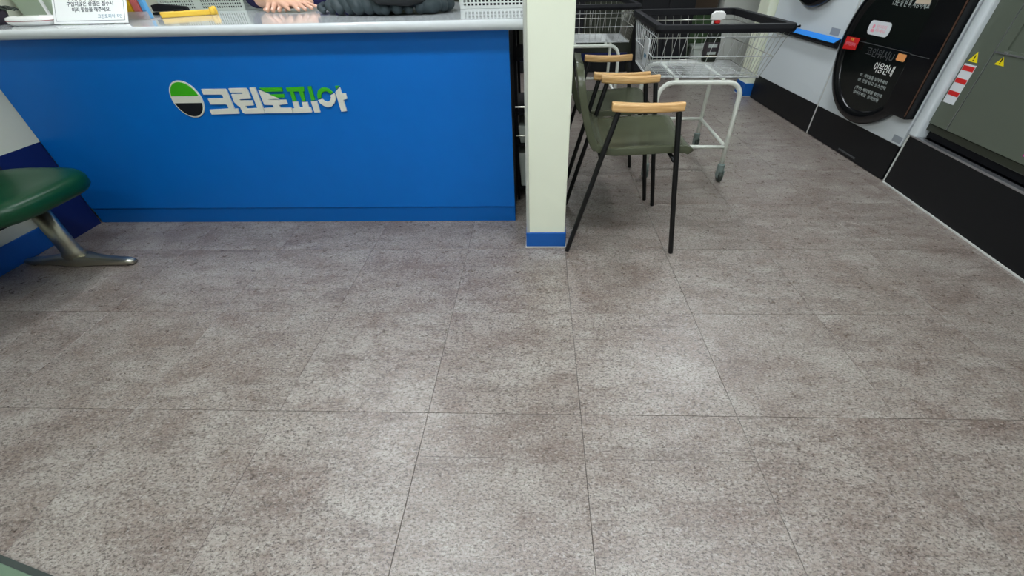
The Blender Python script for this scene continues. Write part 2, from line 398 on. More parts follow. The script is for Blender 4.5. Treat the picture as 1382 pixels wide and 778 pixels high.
# pillars
def pillar(x0, x1, y0, y1, label, base_h, guard=True):
    t = thing('pillar', label, 'pillar', ((x0 + x1) / 2, (y0 + y1) / 2, 0))
    part('shaft', MB().box(x0 + 0.006, y0 + 0.006, 0, x1 - 0.006, y1 - 0.006, ZC), 'cream_paint', t, bevel=0.004)
    part('base_cladding', MB().box(x0, y0, 0.004, x1, y1, base_h), 'skirt_blue', t, bevel=0.003, label='blue skirting wrapped around the foot')
    part('sealant_line', MB().box(x0 - 0.003, y0 - 0.003, 0.0, x1 + 0.003, y1 + 0.003, 0.004), 'joint_white', t)
    if guard:
        g = MB().box(x0 + 0.002, y0 + 0.006, base_h, x0 + 0.006, y0 + 0.03, ZC - 0.3).box(x0 + 0.002, y0 + 0.003, base_h, x0 + 0.016, y0 + 0.006, ZC - 0.3)
        part('corner_guard', g, 'guard_clear', t, label='clear plastic corner strip')
    return t
pillar(-0.052, 0.132, 1.62, 1.80, 'cream square pillar with blue foot beside the blue counter', 0.078)
pillar(1.985, 2.19, 4.30, 4.50, 'far cream pillar at the end of the white machine row', 0.115, guard=False)

# ceiling lights: glowing diffusers light the room
def ceiling_light(x, y, lx, ly, label):
    t = thing('ceiling_light', label, 'ceiling light', (x, y, ZC), group='ceiling lights')
    part('housing', MB().box(x - lx / 2 - 0.02, y - ly / 2 - 0.02, ZC - 0.05, x + lx / 2 + 0.02, y + ly / 2 + 0.02, ZC), 'lamp_white', t)
    part('diffuser', MB().box(x - lx / 2, y - ly / 2, ZC - 0.06, x + lx / 2, y + ly / 2, ZC - 0.05), 'lamp_glow', t)
mat('lamp_glow', (244, 250, 255), 0.5, emit=LAMP)
for x, y, lb in ((-1.28, 2.05, 'over the counter'), (1.45, 2.85, 'over the carts'), (0.15, 4.55, 'over the back aisle')):
    ceiling_light(x, y, 0.22, 1.2, 'long white ceiling light ' + lb)

ceiling_light(-0.55, 0.72, 1.2, 0.22, 'long white ceiling light across the front floor')
ceiling_light(-0.3, -0.75, 1.2, 0.22, 'added ceiling light near the entrance wall, brightening upright faces')  # added lamp out of view, lifts the pillar and counter front
ceiling_light(1.0, 0.72, 1.2, 0.22, 'long white ceiling light across the front floor by the near machine')

# ================================================================== COUNTER
YC = 1.87
t = thing('counter', 'blue laminate reception counter with raised lettering', 'counter', (-1.25, 2.1, 0))
cx0, cx1 = XL + 0.06, -0.115
part('front_panel', MB().box(cx0, YC, 0.086, cx1, YC + 0.02, 0.853), 'blue_laminate', t, bevel=0.0015)
part('kickboard', MB().box(cx0, YC + 0.006, 0.0, cx1, YC + 0.02, 0.084), 'blue_plinth', t, bevel=0.001)
part('carcass', MB().box(cx0, YC + 0.02, 0.0, cx1 - 0.002, 2.62, 0.853), 'black_matte', t)
for ch, c, poly in LETTERS:
    part('sign_letter' if c == 'w' else 'sign_letter_green', MB().prism(poly, XZ, YC, YC - 0.008), 'letter_white' if c == 'w' else 'letter_green', t,
         label='white raised letter piece' if c == 'w' else 'green raised letter piece', bevel=0.0008, seg=1)
# plain oval plaque at the head of the wordmark
pc = (-1.540, 0.615); ov = lambda a, b, a0, a1, n: [(pc[0] + a * math.cos(R(a0 + (a1 - a0) * i / n)), pc[1] + b * math.sin(R(a0 + (a1 - a0) * i / n))) for i in range(n + 1)]
pl = part('emblem_plaque', MB().prism(ov(0.068, 0.076, 0, 360, 40)[:-1], XZ, YC, YC - 0.006), 'letter_white', t, label='plain white oval plaque with green and black fields', bevel=0.001)
part('green_field', MB().prism(ov(0.062, 0.070, 12, 168, 24), XZ, YC - 0.006, YC - 0.0075), 'letter_green', pl)
part('dark_field', MB().prism(ov(0.062, 0.070, 192, 348, 24), XZ, YC - 0.006, YC - 0.0075), 'plaque_dark', pl)

# worktop with a full round nose
nose = [(2.80, 0.854), (1.825, 0.854)] + [(1.8235 + 0.018 * math.cos(R(a)), 0.872 + 0.018 * math.sin(R(a))) for a in range(262, 90, -14)] + [(1.824, 0.890), (2.80, 0.890)]
solo('worktop', MB().prism(nose, lambda y, z, d: (d, y, z), XL + 0.005, 0.055), 'worktop_stone',
     'pale grey polished worktop with rounded edge on the blue counter', 'worktop', (-1.2, 2.3, 0.854))
ZT = 0.8905
# shallow pilaster in the wall corner: cream above, navy below
t = thing('pilaster', 'cream wall pilaster with navy lower half in the corner by the counter', 'pilaster', (XL + 0.03, 1.76, 0))
part('upper', MB().box(XL + 0.001, 1.66, 0.437, XL + 0.058, 2.78, 0.853), 'cream_wall', t)
part('lower', MB().box(XL + 0.014, 1.66, 0.0, XL + 0.058, 1.869, 0.437), 'navy_panel', t, label='dark navy lower half')

# shelf seen through the slot beside the pillar
t = thing('shelf_rack', 'black metal shelf rack glimpsed in the gap beside the pillar', 'shelf', (-0.02, 2.45, 0))
for x in (-0.112, 0.07):
    for y in (2.12, 2.52): part('post', MB().box(x, y, 0, x + 0.014, y + 0.014, 0.84), 'black_matte', t)
for z in (0.06, 0.30, 0.46, 0.7): part('shelf', MB().box(-0.11, 2.12, z, 0.082, 2.53, z + 0.012), 'black_matte', t)
for z in (0.36, 0.50): part('rail', MB().tube([(-0.11, 2.115, z), (0.08, 2.115, z)], 0.005, 8), 'chrome', t)
solo('storage_bin', MB().prism([(-0.09, 0.073), (0.05, 0.073), (0.06, 0.26), (-0.1, 0.26)], XZ, 2.14, 2.44), 'basket_grey', 'grey bin on the low shelf in the gap beside the pillar', 'bin', (-0.02, 2.3, 0.073), bevel=0.006)
solo('storage_bin', MB().prism([(-0.09, 0.313), (0.05, 0.313), (0.06, 0.40), (-0.1, 0.40)], XZ, 2.14, 2.44), 'basket_grey', 'grey bin on the middle shelf in the gap beside the pillar', 'bin', (-0.02, 2.3, 0.313), bevel=0.006)

# ================================================================== MACHINES ALONG THE RIGHT WALL
def disc_x(mb, x0, x1, cy, cz, r, n=48):
    return mb.prism([(cy + r * math.cos(2 * PI * k / n), cz + r * math.sin(2 * PI * k / n)) for k in range(n)], YZ, x0, x1)
def door_ring(xf, cy, cz, ro, ri, n=56):
    """A rounded ring standing out of the front towards -x."""
    prof = [(ro, 0.0), (ro, -0.022), (ro - 0.012, -0.04), (ro - 0.04, -0.046), (ri + 0.02, -0.036), (ri, -0.018), (ri, 0.0)]
    rings = [[(xf + d, cy + r * math.cos(2 * PI * k / n), cz + r * math.sin(2 * PI * k / n)) for r, d in prof] for k in range(n)]
    return MB().rings(rings, closed=True)
def wall_text(y, z, x): return basis((x, y, z), (0, -1, 0), (0, 0, 1))
XF = 2.045
def white_machine(y0, y1, label):
    t = thing('laundry_machine', label, 'machine', (XF + 0.33, (y0 + y1) / 2, 0))
    part('body', MB().box(XF + 0.03, y0 + 0.003, 0.03, XF + 0.68, y1 - 0.003, 1.95), 'white_panel', t, bevel=0.004)
    part('kick_plate', MB().box(XF + 0.002, y0 + 0.004, 0.004, XF + 0.03, y1 - 0.004, 0.198), 'black_kick', t, bevel=0.002)
    part('front_panel', MB().box(XF, y0 + 0.004, 0.2, XF + 0.03, y1 - 0.004, 1.94), 'white_panel', t, bevel=0.003)
    return t
# ---- middle machine with the big black door
t = white_machine(2.345, 3.203, 'white laundry machine with a large round black glass door')
part('vent_slot', MB().box(XF - 0.002, 2.62, 0.022, XF + 0.004, 2.80, 0.032), 'grey_print', t)
pp = part('hinge_plate', MB().box(XF - 0.049, 2.353, 0.345, XF, 2.535, 1.12), 'black_gloss', t, bevel=0.004, label='black rectangular hinge plate')
part('reflection_strip', MB().box(XF - 0.0505, 2.356, 0.36, XF - 0.049, 2.364, 1.1), 'brown_reflection', pp)  # brown reflection along the plate's edge, painted on as a strip
d = part('door', door_ring(XF - 0.001, 2.778, 0.618, 0.405, 0.322), 'black_gloss', t, smooth=True, label='round black glass door')
part('door_glass', disc_x(MB(), XF - 0.016, XF - 0.028, 2.778, 0.618, 0.334, 64), 'door_glass', d)
XS = XF - 0.0285
part('glass_seam', MB().box(XS - 0.001, 2.535, 0.6295, XS, 3.085, 0.6325), 'grey_print', d)
part('plate_seam', MB().box(XF - 0.05, 2.40, 0.6295, XF - 0.049, 2.535, 0.6325), 'grey_print', pp)
text_part('lettering', '1.5분 를 된 후, 사용하세요', 0.04, wall_text(2.872, 0.828, XS), 'pale_print', d, width=0.275)
s_ = part('sticker', MB().prism(rrect(2.79, 0.674, 2.98, 0.746, 0.026), YZ, XS, XS - 0.001), 'sticker_white', d, label='white rounded sticker')
part('sticker_mark', MB().prism(rrect(2.925, 0.706, 2.945, 0.726, 0.008), YZ, XS - 0.001, XS - 0.0016).prism(rrect(2.92, 0.688, 2.95, 0.703, 0.006), YZ, XS - 0.001, XS - 0.0016), 'pink_text', s_)
text_part('sticker_text', '만지지\n마세요', 0.02, wall_text(2.91, 0.712, XS - 0.001), 'pink_text', s_, width=0.085)
XB = XF - 0.047
r_ = part('red_sticker', MB().prism([(2.985, 0.585), (3.115, 0.575), (3.115, 0.645), (2.985, 0.648)], YZ, XB, XB - 0.001), 'red_sticker', d, label='red warning sticker')
text_part('sticker_text', '주의', 0.02, wall_text(3.07, 0.626, XB - 0.001), 'yellow_text', r_)
text_part('sticker_text', '손끼임주의', 0.022, wall_text(3.105, 0.602, XB - 0.001), 'pink_text', r_, width=0.10)
text_part('lettering', '코인워시U', 0.05, wall_text(2.91, 0.575, XS), 'grey_print', d, width=0.24)
part('orange_label', MB().prism(rrect(2.578, 0.585, 2.645, 0.620, 0.008), YZ, XS, XS - 0.001), 'orange_label', d, label='small blank orange label')
text_part('lettering', '이용안내', 0.058, wall_text(2.788, 0.508, XS), 'white_print', d, width=0.165)
for k, (y, z, s, wd) in enumerate(((2.872, 0.462, '01. 세탁물을 넣어주세요', 0.25), (2.872, 0.435, '02. 문을 닫고 코스선택', 0.255), (2.868, 0.392, '(주의) 세탁물을 확인후', 0.255), (2.868, 0.366, '넣어주세요  문의전화', 0.24))):
    text_part('lettering', s, 0.022, wall_text(y, z, XS), 'pale_print', d, width=wd)
part('beige_sticker', MB().box(XS - 0.001, 2.60, 0.845, XS, 2.70, 0.885), 'beige_sticker', d)
part('joint_strip', MB().box(XF - 0.003, 3.200, 0.006, XF + 0.012, 3.2045, 1.93), 'joint_white', t)
part('grey_sticker', MB().box(XF - 0.001, 2.352, 0.212, XF, 2.42, 0.246), 'sticker_grey', t, label='small blank grey sticker')
# ---- far machine
t = white_machine(3.215, 4.27, 'far white laundry machine with blue-topped drawer handle')
hd = part('drawer_handle', MB().prism([(0.0, 0.555), (-0.014, 0.555), (-0.034, 0.572), (-0.034, 0.586), (0.0, 0.612)], lambda x, z, dd: (XF + x, dd, z), 3.235, 4.16), 'black_matte', t, bevel=0.001, label='black bar handle with blue upper face')
part('blue_strip', MB().prism([(-0.0335, 0.5875), (-0.0325, 0.5885), (0.0, 0.6135), (0.0, 0.6115)], lambda x, z, dd: (XF + x - 0.0006, dd, z), 3.25, 4.15), 'blue_strip', hd)
part('lock', MB().tube([(XF, 3.80, 0.632), (XF - 0.02, 3.80, 0.626)], 0.008, 10), 'black_matte', t)
d = part('door', door_ring(XF - 0.001, 3.73, 1.165, 0.41, 0.32), 'black_gloss', t, smooth=True, label='round black glass door')
part('door_glass', disc_x(MB(), XF - 0.016, XF - 0.028, 3.73, 1.165, 0.335), 'door_glass', d)
part('grey_sticker', MB().box(XF - 0.001, 3.285, 0.622, XF, 3.39, 0.664), 'sticker_grey', t, label='small blank grey sticker')
# ---- near dark machine, its front turned a little
t = thing('laundry_machine', 'dark olive steel machine with warning stickers on a black base', 'machine', (2.045, 2.325, 0), -0.069, local=True)
part('base', MB().box(0, -1.5, 0.006, 0.7, -0.006, 0.268), 'black_kick', t, bevel=0.002)
part('floor_joint', MB().box(-0.006, -1.5, 0.0, 0.7, -0.006, 0.006), 'joint_white', t, label='white sealant line along the floor')
part('base_rail', MB().box(-0.002, -1.5, 0.269, 0.03, -0.02, 0.279), 'silver', t, bevel=0.002)
part('joint_strip', MB().box(-0.003, -0.005, 0.0, 0.02, 0.003, 0.27), 'joint_white', t)
part('recess', MB().box(0.05, -1.5, 0.279, 0.7, -0.03, 0.33), 'black_matte', t)
part('lower_trim', MB().box(0.026, -1.5, 0.318, 0.07, -0.05, 0.352), 'olive_dark', t, bevel=0.003)
part('body', MB().box(0.034, -1.5, 0.345, 0.7, -0.05, 1.95), 'olive_steel', t, bevel=0.002)
part('side_post', MB().box(-0.004, -0.052, 0.27, 0.10, 0.012, 1.95), 'white_panel', t, bevel=0.012, seg=3, label='white rounded edge post')
# lower front panel, upper door panel, side panel: seams stay open
part('side_panel', MB().box(0.020, -0.178, 0.354, 0.034, -0.052, 1.94), 'olive_steel', t, bevel=0.002)
part('lower_panel', MB().box(0.020, -1.5, 0.354, 0.034, -0.182, 0.697), 'olive_steel', t, bevel=0.002)
dr = part('upper_door', MB().box(0.020, -0.235, 0.703, 0.034, -0.182, 1.94).box(0.020, -1.5, 0.703, 0.034, -0.235, 0.712).box(0.026, -1.5, 0.712, 0.036, -0.235, 1.94), 'olive_steel', t)
part('seam_strip', MB().box(0.017, -1.5, 0.697, 0.021, -0.182, 0.703).box(0.0185, -0.182, 0.356, 0.021, -0.178, 1.94), 'silver', t)
part('hinge', MB().box(0.014, -0.25, 0.698, 0.022, -0.235, 0.708), 'silver', dr)
xs = 0.0198
wt = lambda y, z: basis((xs - 0.001, y, z), (0, -1, 0), (0, 0, 1))
st = part('caution_sticker', MB().box(xs - 0.001, -0.135, 0.462, xs, -0.062, 0.634), 'sticker_white', t, label='tall white sticker with three red bands')
for z in (0.607, 0.553, 0.497):
    part('red_band', MB().box(xs - 0.0016, -0.133, z, xs - 0.001, -0.064, z + 0.02), 'red_sticker', st)
for (ya, yb, yc_, za, zb) in ((-0.095, -0.070, -0.126, 0.686, 0.645), (-0.246, -0.216, -0.268, 0.688, 0.656)):
    w_ = part('warning_triangle', MB().prism([(yb, zb), (yc_, zb), ((yb + yc_) / 2, za)], YZ, xs, xs - 0.001), 'warn_yellow', t, label='yellow triangle warning sticker')
    part('mark', MB().box(xs - 0.0016, (yb + yc_) / 2 - 0.003, zb + 0.012, xs - 0.001, (yb + yc_) / 2 + 0.003, zb + 0.028).box(xs - 0.0016, (yb + yc_) / 2 - 0.003, zb + 0.005, xs - 0.001, (yb + yc_) / 2 + 0.003, zb + 0.009), 'black_matte', w_)
part('pink_sticker', MB().box(xs - 0.001, -0.70, 0.382, xs, -0.605, 0.425), 'pink_sticker', t, label='magenta sticker')

# ================================================================== BACKGROUND AT THE BACK WALL
t = thing('curtain', 'black cabinet standing behind the nearer wire cart', 'cabinet', (1.40, 5.38, 0))
t.name = 'tall_cabinet'; OFF[t.name] = (1.40, 5.38, 0)
part('carcass', MB().box(1.10, 5.24, 0.0, 1.66, 5.545, 1.8), 'curtain_black', t, bevel=0.004)
for x0, x1 in ((1.104, 1.376), (1.384, 1.656)):
    dd = part('door', MB().box(x0, 5.225, 0.06, x1, 5.24, 1.78), 'curtain_black', t, bevel=0.002)
    part('handle', MB().tube([(1.36 if x0 < 1.2 else 1.40, 5.218, 0.85), (1.36 if x0 < 1.2 else 1.40, 5.218, 1.0)], 0.006, 8), 'black_matte', dd)
solo('board', MB().box(1.68, 5.42, 0.0, 1.96, 5.46, 0.60), 'green_panel', 'dark green board leaning by the black cabinet', 'board', (1.8, 5.44, 0), bevel=0.003)
t = thing('storage_box', 'pale grey box on the floor in front of the green board', 'box', (1.83, 5.26, 0))
part('box_body', MB().box(1.72, 5.16, 0.0, 1.94, 5.36, 0.28), 'basket_grey', t, bevel=0.006)
part('box_lid', MB().box(1.71, 5.15, 0.28, 1.95, 5.37, 0.31), 'basket_grey', t, bevel=0.006)
solo('carton', MB().box(1.70, 5.40, 0.605, 1.95, 5.53, 0.85), 'brown_box', 'dark brown carton above the green board', 'box', (1.8, 5.46, 0.60), bevel=0.003)
t = thing('floor_cabinet', 'low black cabinet by the back wall behind the far cart', 'cabinet', (0.42, 5.4, 0))
part('carcass', MB().box(0.27, 5.30, 0.0, 0.50, 5.52, 1.2), 'curtain_black', t, bevel=0.004)
part('door', MB().box(0.275, 5.285, 0.05, 0.495, 5.30, 1.18), 'curtain_black', t, bevel=0.002)

# ================================================================== ARMCHAIRS
def make_chair(label):
    """Faces +x; local origin on the floor under the near rear corner (x=0 pillar side, y=0 near side)."""
    t = thing('armchair', label, 'chair', (0, 0, 0), group='olive armchairs', local=True)
    W_ = 0.46
    prof = [(0.605, 0.436), (0.600, 0.452), (0.58, 0.460), (0.50, 0.459), (0.40, 0.452), (0.31, 0.447), (0.262, 0.451), (0.234, 0.466)]
    profb = [(0.234, 0.466), (0.217, 0.49), (0.200, 0.53), (0.183, 0.585), (0.168, 0.645), (0.158, 0.70), (0.152, 0.74), (0.150, 0.758)]
    def sheet(pr, width, bow, nv=14):
        mb = MB(); n = len(pr)
        def f(u, v):
            i = min(n - 2, int(v * (n - 1))); k = v * (n - 1) - i
            x = pr[i][0] * (1 - k) + pr[i + 1][0] * k; z = pr[i][1] * (1 - k) + pr[i + 1][1] * k
            hw = width(v); s = 2 * u - 1
            return (x + bow(v) * s * s, W_ / 2 + s * hw, z + (0.010 * s * s if bow(v) == 0 else 0))
        return mb.grid(f, nv, (n - 1) * 3)
    part('seat', sheet(prof, lambda v: 0.215 - 0.05 * max(0, 1 - v / 0.18) ** 2, lambda v: 0.0), 'olive_leather', t, smooth=True, solid=0.027, bevel=0.008, angle=60)
    part('backrest', sheet(profb, lambda v: 0.215 - 0.012 * v - 0.10 * max(0, (v - 0.60) / 0.40) ** 2.4, lambda v: 0.0001 + 0.004 * v), 'olive_leather', t, smooth=True, solid=0.027, bevel=0.008, angle=60)
    for y in (0.0, W_):
        s = -1 if y == 0 else 1
        part('leg', MB().tube([(0.612, y + s * 0.004, 0.0), (0.52, y, 0.614)], 0.0105, 12), 'leg_black', t, smooth=True, bevel=0.002)
        part('leg', MB().tube([(0.138, y + s * 0.004, 0.0), (0.30, y, 0.614)], 0.0105, 12), 'leg_black', t, smooth=True, bevel=0.002)
        def armf(u): return 0.612 + 0.008 * (2 * u - 1) ** 2
        rings = []
        for k in range(13):
            u = k / 12; x = 0.274 + u * 0.262; e = 0.0155 + 0.003 * math.cos(PI * (u - 0.15)); zz = 0.613 + 0.006 * (2 * u - 1) ** 2
            rings.append([(x, y + p[0], zz + p[1]) for p in rrect(-e, 0.0, e, 0.031, 0.007, 3)])
        part('armrest', MB().rings(rings), 'arm_wood', t, smooth=True, label='pale wooden armrest', bevel=0.003, angle=50)
    part('cross_bar', MB().tube([(0.538, -0.002, 0.432), (0.538, W_ + 0.002, 0.432)], 0.008, 10), 'leg_black', t, smooth=True)
    part('cross_bar', MB().tube([(0.254, -0.002, 0.432), (0.254, W_ + 0.002, 0.432)], 0.008, 10), 'leg_black', t, smooth=True)
    return t
ch1 = make_chair('olive leather armchair with wooden arms, nearest, beside the cream pillar')
ch2 = copy_tree(ch1)
ch1.location = (0.0, 1.60, 0); ch1.rotation_euler[2] = R(-2.2)
ch2.location = (-0.012, 2.112, 0); ch2['label'] = 'olive leather armchair behind the nearest one, next to the wire carts'

# ================================================================== WIRE LAUNDRY CARTS
def make_cart(label):
    """Origin on the floor under the frame's middle; frame arches in planes across y."""
    t = thing('laundry_cart', label, 'cart', (0, 0, 0), group='wire laundry carts', local=True)
    zb, zt = 0.562, 0.800; bx, by, tx, ty, yo, yb = 0.285, 0.235, 0.296, 0.405, -0.03, -0.025
    def wall_pt(s, u, v):          # s = side, u along -1..1, v up 0..1
        hx, hy = bx + (tx - bx) * v, by + (ty - by) * v; z = zb + (zt - zb) * v; oy = yb + (yo - yb) * v
        return {'n': (u * hx, oy - hy, z), 'f': (u * hx, oy + hy, z), 'l': (-hx, oy + u * hy, z), 'r': (hx, oy + u * hy, z)}[s]
    for s, n in (('n', 13), ('f', 13), ('l', 15), ('r', 15)):
        mb = MB()
        for k in range(n + 1):
            u = -1 + 2 * k / n; mb.tube([wall_pt(s, u, 0), wall_pt(s, u, 1)], 0.0013, 5)
        for v in (0.02, 0.46, 0.84): mb.tube([wall_pt(s, -1, v), wall_pt(s, 1, v)], 0.0024, 6)
        part('wire_side', mb, 'wire_white' if s in 'nl' else 'wire_chrome', t, smooth=True)
    mb = MB()
    for k in range(16):
        y = yb - by + 2 * by * k / 15; mb.tube([(-bx, y, zb), (bx, y, zb)], 0.0019, 5)
    for k in range(10):
        x = -bx + 2 * bx * k / 9; mb.tube([(x, yb - by, zb - 0.003), (x, yb + by, zb - 0.003)], 0.0016, 5)
    part('wire_floor', mb, 'wire_white', t, smooth=True)
    for x in (-0.13, 0.11):
        part('floor_bar', MB().box(x - 0.01, yb - by, zb - 0.012, x + 0.01, yb + by, zb - 0.003), 'white_tube', t, bevel=0.002)
    # padded black rim: a closed band
    def ringpt(hx, hy, z): return [(x, y + yo, z) for x, y in rrect(-hx, -hy, hx, hy, 0.035, 4)]
    o = 0.016
    part('rim', MB().rings([ringpt(tx + o, ty + o, zt - 0.016), ringpt(tx + o + 0.004, ty + o + 0.004, zt + 0.0), ringpt(tx + o, ty + o, zt + 0.018), ringpt(tx - o, ty - o, zt + 0.018), ringpt(tx - o, ty - o, zt - 0.016)], closed=True), 'rim_black', t, bevel=0.003, label='black padded rim')
    fx, fz = 0.216, 0.538
    for y in (-0.262, 0.262):
        pts = [(-fx - 0.004, y * 1.07, 0.085), (-fx, y, 0.45)] + [(x, y, z) for x, z in arc(-fx + 0.075, fz - 0.075, 0.075, 180, 90, 6)] + [(x, y, z) for x, z in arc(fx - 0.075, fz - 0.075, 0.075, 90, 0, 6)] + [(fx, y, 0.45), (fx + 0.004, y * 1.07, 0.085)]
        part('frame_arch', MB().tube(pts, 0.0125, 10), 'white_tube', t, smooth=True)
        part('stretcher', MB().tube([(-fx, y * 1.045, 0.20), (fx, y * 1.045, 0.20)], 0.010, 10), 'white_tube', t, smooth=True)
        for x in (-fx - 0.004, fx + 0.004):
            yy = y * 1.075
            c = part('caster', MB().lathe([(0.015, 0.055), (0.021, 0.057), (0.021, 0.10), (0.015, 0.105)], (x, yy, 0), 14).box(x - 0.017, yy - 0.03, 0.026, x - 0.013, yy + 0.014, 0.07).box(x + 0.013, yy - 0.03, 0.026, x + 0.017, yy + 0.014, 0.07), 'caster_grey', t, label='grey swivel caster')
            part('wheel', MB().lathe([(0.02, -0.011), (0.027, -0.011), (0.03, -0.006), (0.03, 0.006), (0.027, 0.011), (0.02, 0.011)], (0, 0, 0), 20, fn=lambda a, b, h, x=x, yy=yy: (x + h, yy - 0.012 + a, 0.0305 + b)), 'rubber', c, smooth=True)
    for x in (-fx, fx):
        part('stretcher', MB().tube([(x, -0.274, 0.20), (x, 0.274, 0.20)], 0.010, 10), 'white_tube', t, smooth=True)
    return t, wall_pt
cart, wall_pt = make_cart('white wire laundry cart with black rim, nearer one, right of the armchairs')
cart2 = copy_tree(cart)
# card in a wire holder on the nearer cart's left side
h = MB()
a_, b_, c_, d_ = [Vector(wall_pt('l', u, v)) + Vector((-0.006, 0, 0)) for u, v in ((-0.62, 0.16), (-0.22, 0.16), (-0.22, 0.72), (-0.62, 0.72))]
ch = part('card_holder', MB().tube([a_, b_, c_, d_], 0.003, 6, closed=True), 'wire_white', cart, smooth=True)
cd = part('card', MB().rings([[a_ * 0.98 + c_ * 0.02, b_ * 0.98 + d_ * 0.02, c_ * 0.98 + a_ * 0.02, d_ * 0.98 + b_ * 0.02], [p + Vector((-0.002, 0, 0)) for p in (a_ * 0.98 + c_ * 0.02, b_ * 0.98 + d_ * 0.02, c_ * 0.98 + a_ * 0.02, d_ * 0.98 + b_ * 0.02)]]), 'sticker_white', cart, label='pale card in a wire holder')
q_ = lambda u, v: a_ + (b_ - a_) * u + (d_ - a_) * v + Vector((-0.0026, 0, 0))
part('card_print', MB().rings([[q_(0.2, 0.3), q_(0.8, 0.3), q_(0.8, 0.45), q_(0.2, 0.45)], [p + Vector((-0.0005, 0, 0)) for p in (q_(0.2, 0.3), q_(0.8, 0.3), q_(0.8, 0.45), q_(0.2, 0.45))]]), 'ink_blue', cd)
cart.location = (0.885, 2.655, 0); cart.rotation_euler[2] = R(-3)
cart2.location = (0.425, 3.93, 0); cart2.rotation_euler[2] = R(-1)
cart2['label'] = 'white wire laundry cart with black rim, farther one, half behind the pillar'
# spray bottle standing in the nearer cart
bx_, by_, bz_ = 1.035, 2.815, 0.5655
t = thing('spray_bottle', 'dark spray bottle with white trigger head standing in the nearer cart', 'bottle', (bx_, by_, bz_))
part('bottle', MB().rings([[(bx_ + x * s, by_ + y * s, bz_ + z) for x, y in rrect(-0.042, -0.028, 0.042, 0.028, 0.02, 4)] for s, z in ((0.9, 0), (1, 0.008), (1, 0.108), (0.9, 0.144), (0.55, 0.176), (0.34, 0.185), (0.34, 0.198))]), 'bottle_dark', t, smooth=True)
part('label', MB().rings([[(bx_ + x * s, by_ + y * s, bz_ + z) for x, y in rrect(-0.0425, -0.0285, 0.0425, 0.0285, 0.02, 4)] for s, z in ((1.005, 0.027), (1.005, 0.104))], cap=False), 'bottle_label', t, smooth=True)
part('label_print', MB().box(bx_ - 0.028, by_ - 0.030, bz_ + 0.0765, bx_ + 0.022, by_ - 0.0288, bz_ + 0.0945), 'pale_print', t)
part('label_print', MB().box(bx_ - 0.028, by_ - 0.030, bz_ + 0.0405, bx_ + 0.022, by_ - 0.0288, bz_ + 0.0540), 'pale_print', t)
part('label_stripe', MB().box(bx_ - 0.035, by_ - 0.030, bz_ + 0.0306, bx_ + 0.035, by_ - 0.0288, bz_ + 0.0342), 'warn_yellow', t)
part('collar', MB().lathe([(0.017, 0.196), (0.017, 0.212)], (bx_, by_, bz_), 16), 'red_sticker', t)
part('trigger_head', MB().prism([(-0.04, 0.212), (0.012, 0.209), (0.034, 0.216), (0.036, 0.240), (0.02, 0.254), (-0.022, 0.254), (-0.038, 0.240)], lambda x, z, dd: (bx_ + x, by_ + dd, bz_ + z), -0.016, 0.016), 'lamp_white', t, bevel=0.005, seg=3, label='white trigger head')
part('trigger', MB().box(bx_ - 0.03, by_ - 0.006, bz_ + 0.1800, bx_ - 0.024, by_ + 0.006, bz_ + 0.2142), 'lamp_white', t)

# ================================================================== WAITING BENCH AND MAT (left edge)
t = thing('waiting_bench', 'green padded waiting bench on a chrome foot along the left wall', 'bench', (-2.12, 1.2, 0))
for yc in (1.375, 0.845):
    def seat_outline(inset, yc=yc):
        pts = []
        for k in range(40):
            a = 2 * PI * k / 40; ca, sa = math.cos(a), math.sin(a); e = 2.0 / 3.6
            pts.append((-2.07 + (0.235 - inset) * math.copysign(abs(ca) ** e, ca) - (0.02 if ca > 0 else 0) * sa * sa, yc + (0.232 - inset) * math.copysign(abs(sa) ** e, sa)))
        return pts
    prof = [(0.03, 0.352), (0.010, 0.358), (0.0, 0.372), (0.0, 0.404), (0.010, 0.420), (0.035, 0.427), (0.10, 0.422), (0.19, 0.417)]
    part('seat', MB().rings([[(x, y, z) for x, y in seat_outline(i)] for i, z in prof]), 'green_leather', t, smooth=True)
    part('backrest', MB().rings([[(-2.325 + dx + d_ * 0.0, yc + y, 0.43 + z) for d_, (y, z) in ((0, p) for p in rrect(-0.22 + ins, 0.0 + ins, 0.22 - ins, 0.40 - ins, 0.08, 6))] for dx, ins in ((0.0, 0.02), (0.008, 0.0), (0.03, 0.0), (0.045, 0.02))]), 'green_leather', t, smooth=True)
    part('back_bracket', MB().tube([(-2.12, yc + 0.19, 0.345), (-2.27, yc + 0.19, 0.36), (-2.30, yc + 0.19, 0.43), (-2.31, yc + 0.19, 0.55)], 0.014, 10), 'chrome', t, smooth=True)
    part('seat_plate', MB().box(-2.16, yc - 0.12, 0.338, -1.95, yc + 0.12, 0.353), 'black_matte', t)
part('beam', MB().box(-2.15, 0.55, 0.285, -2.07, 1.60, 0.34), 'black_matte', t, bevel=0.004)
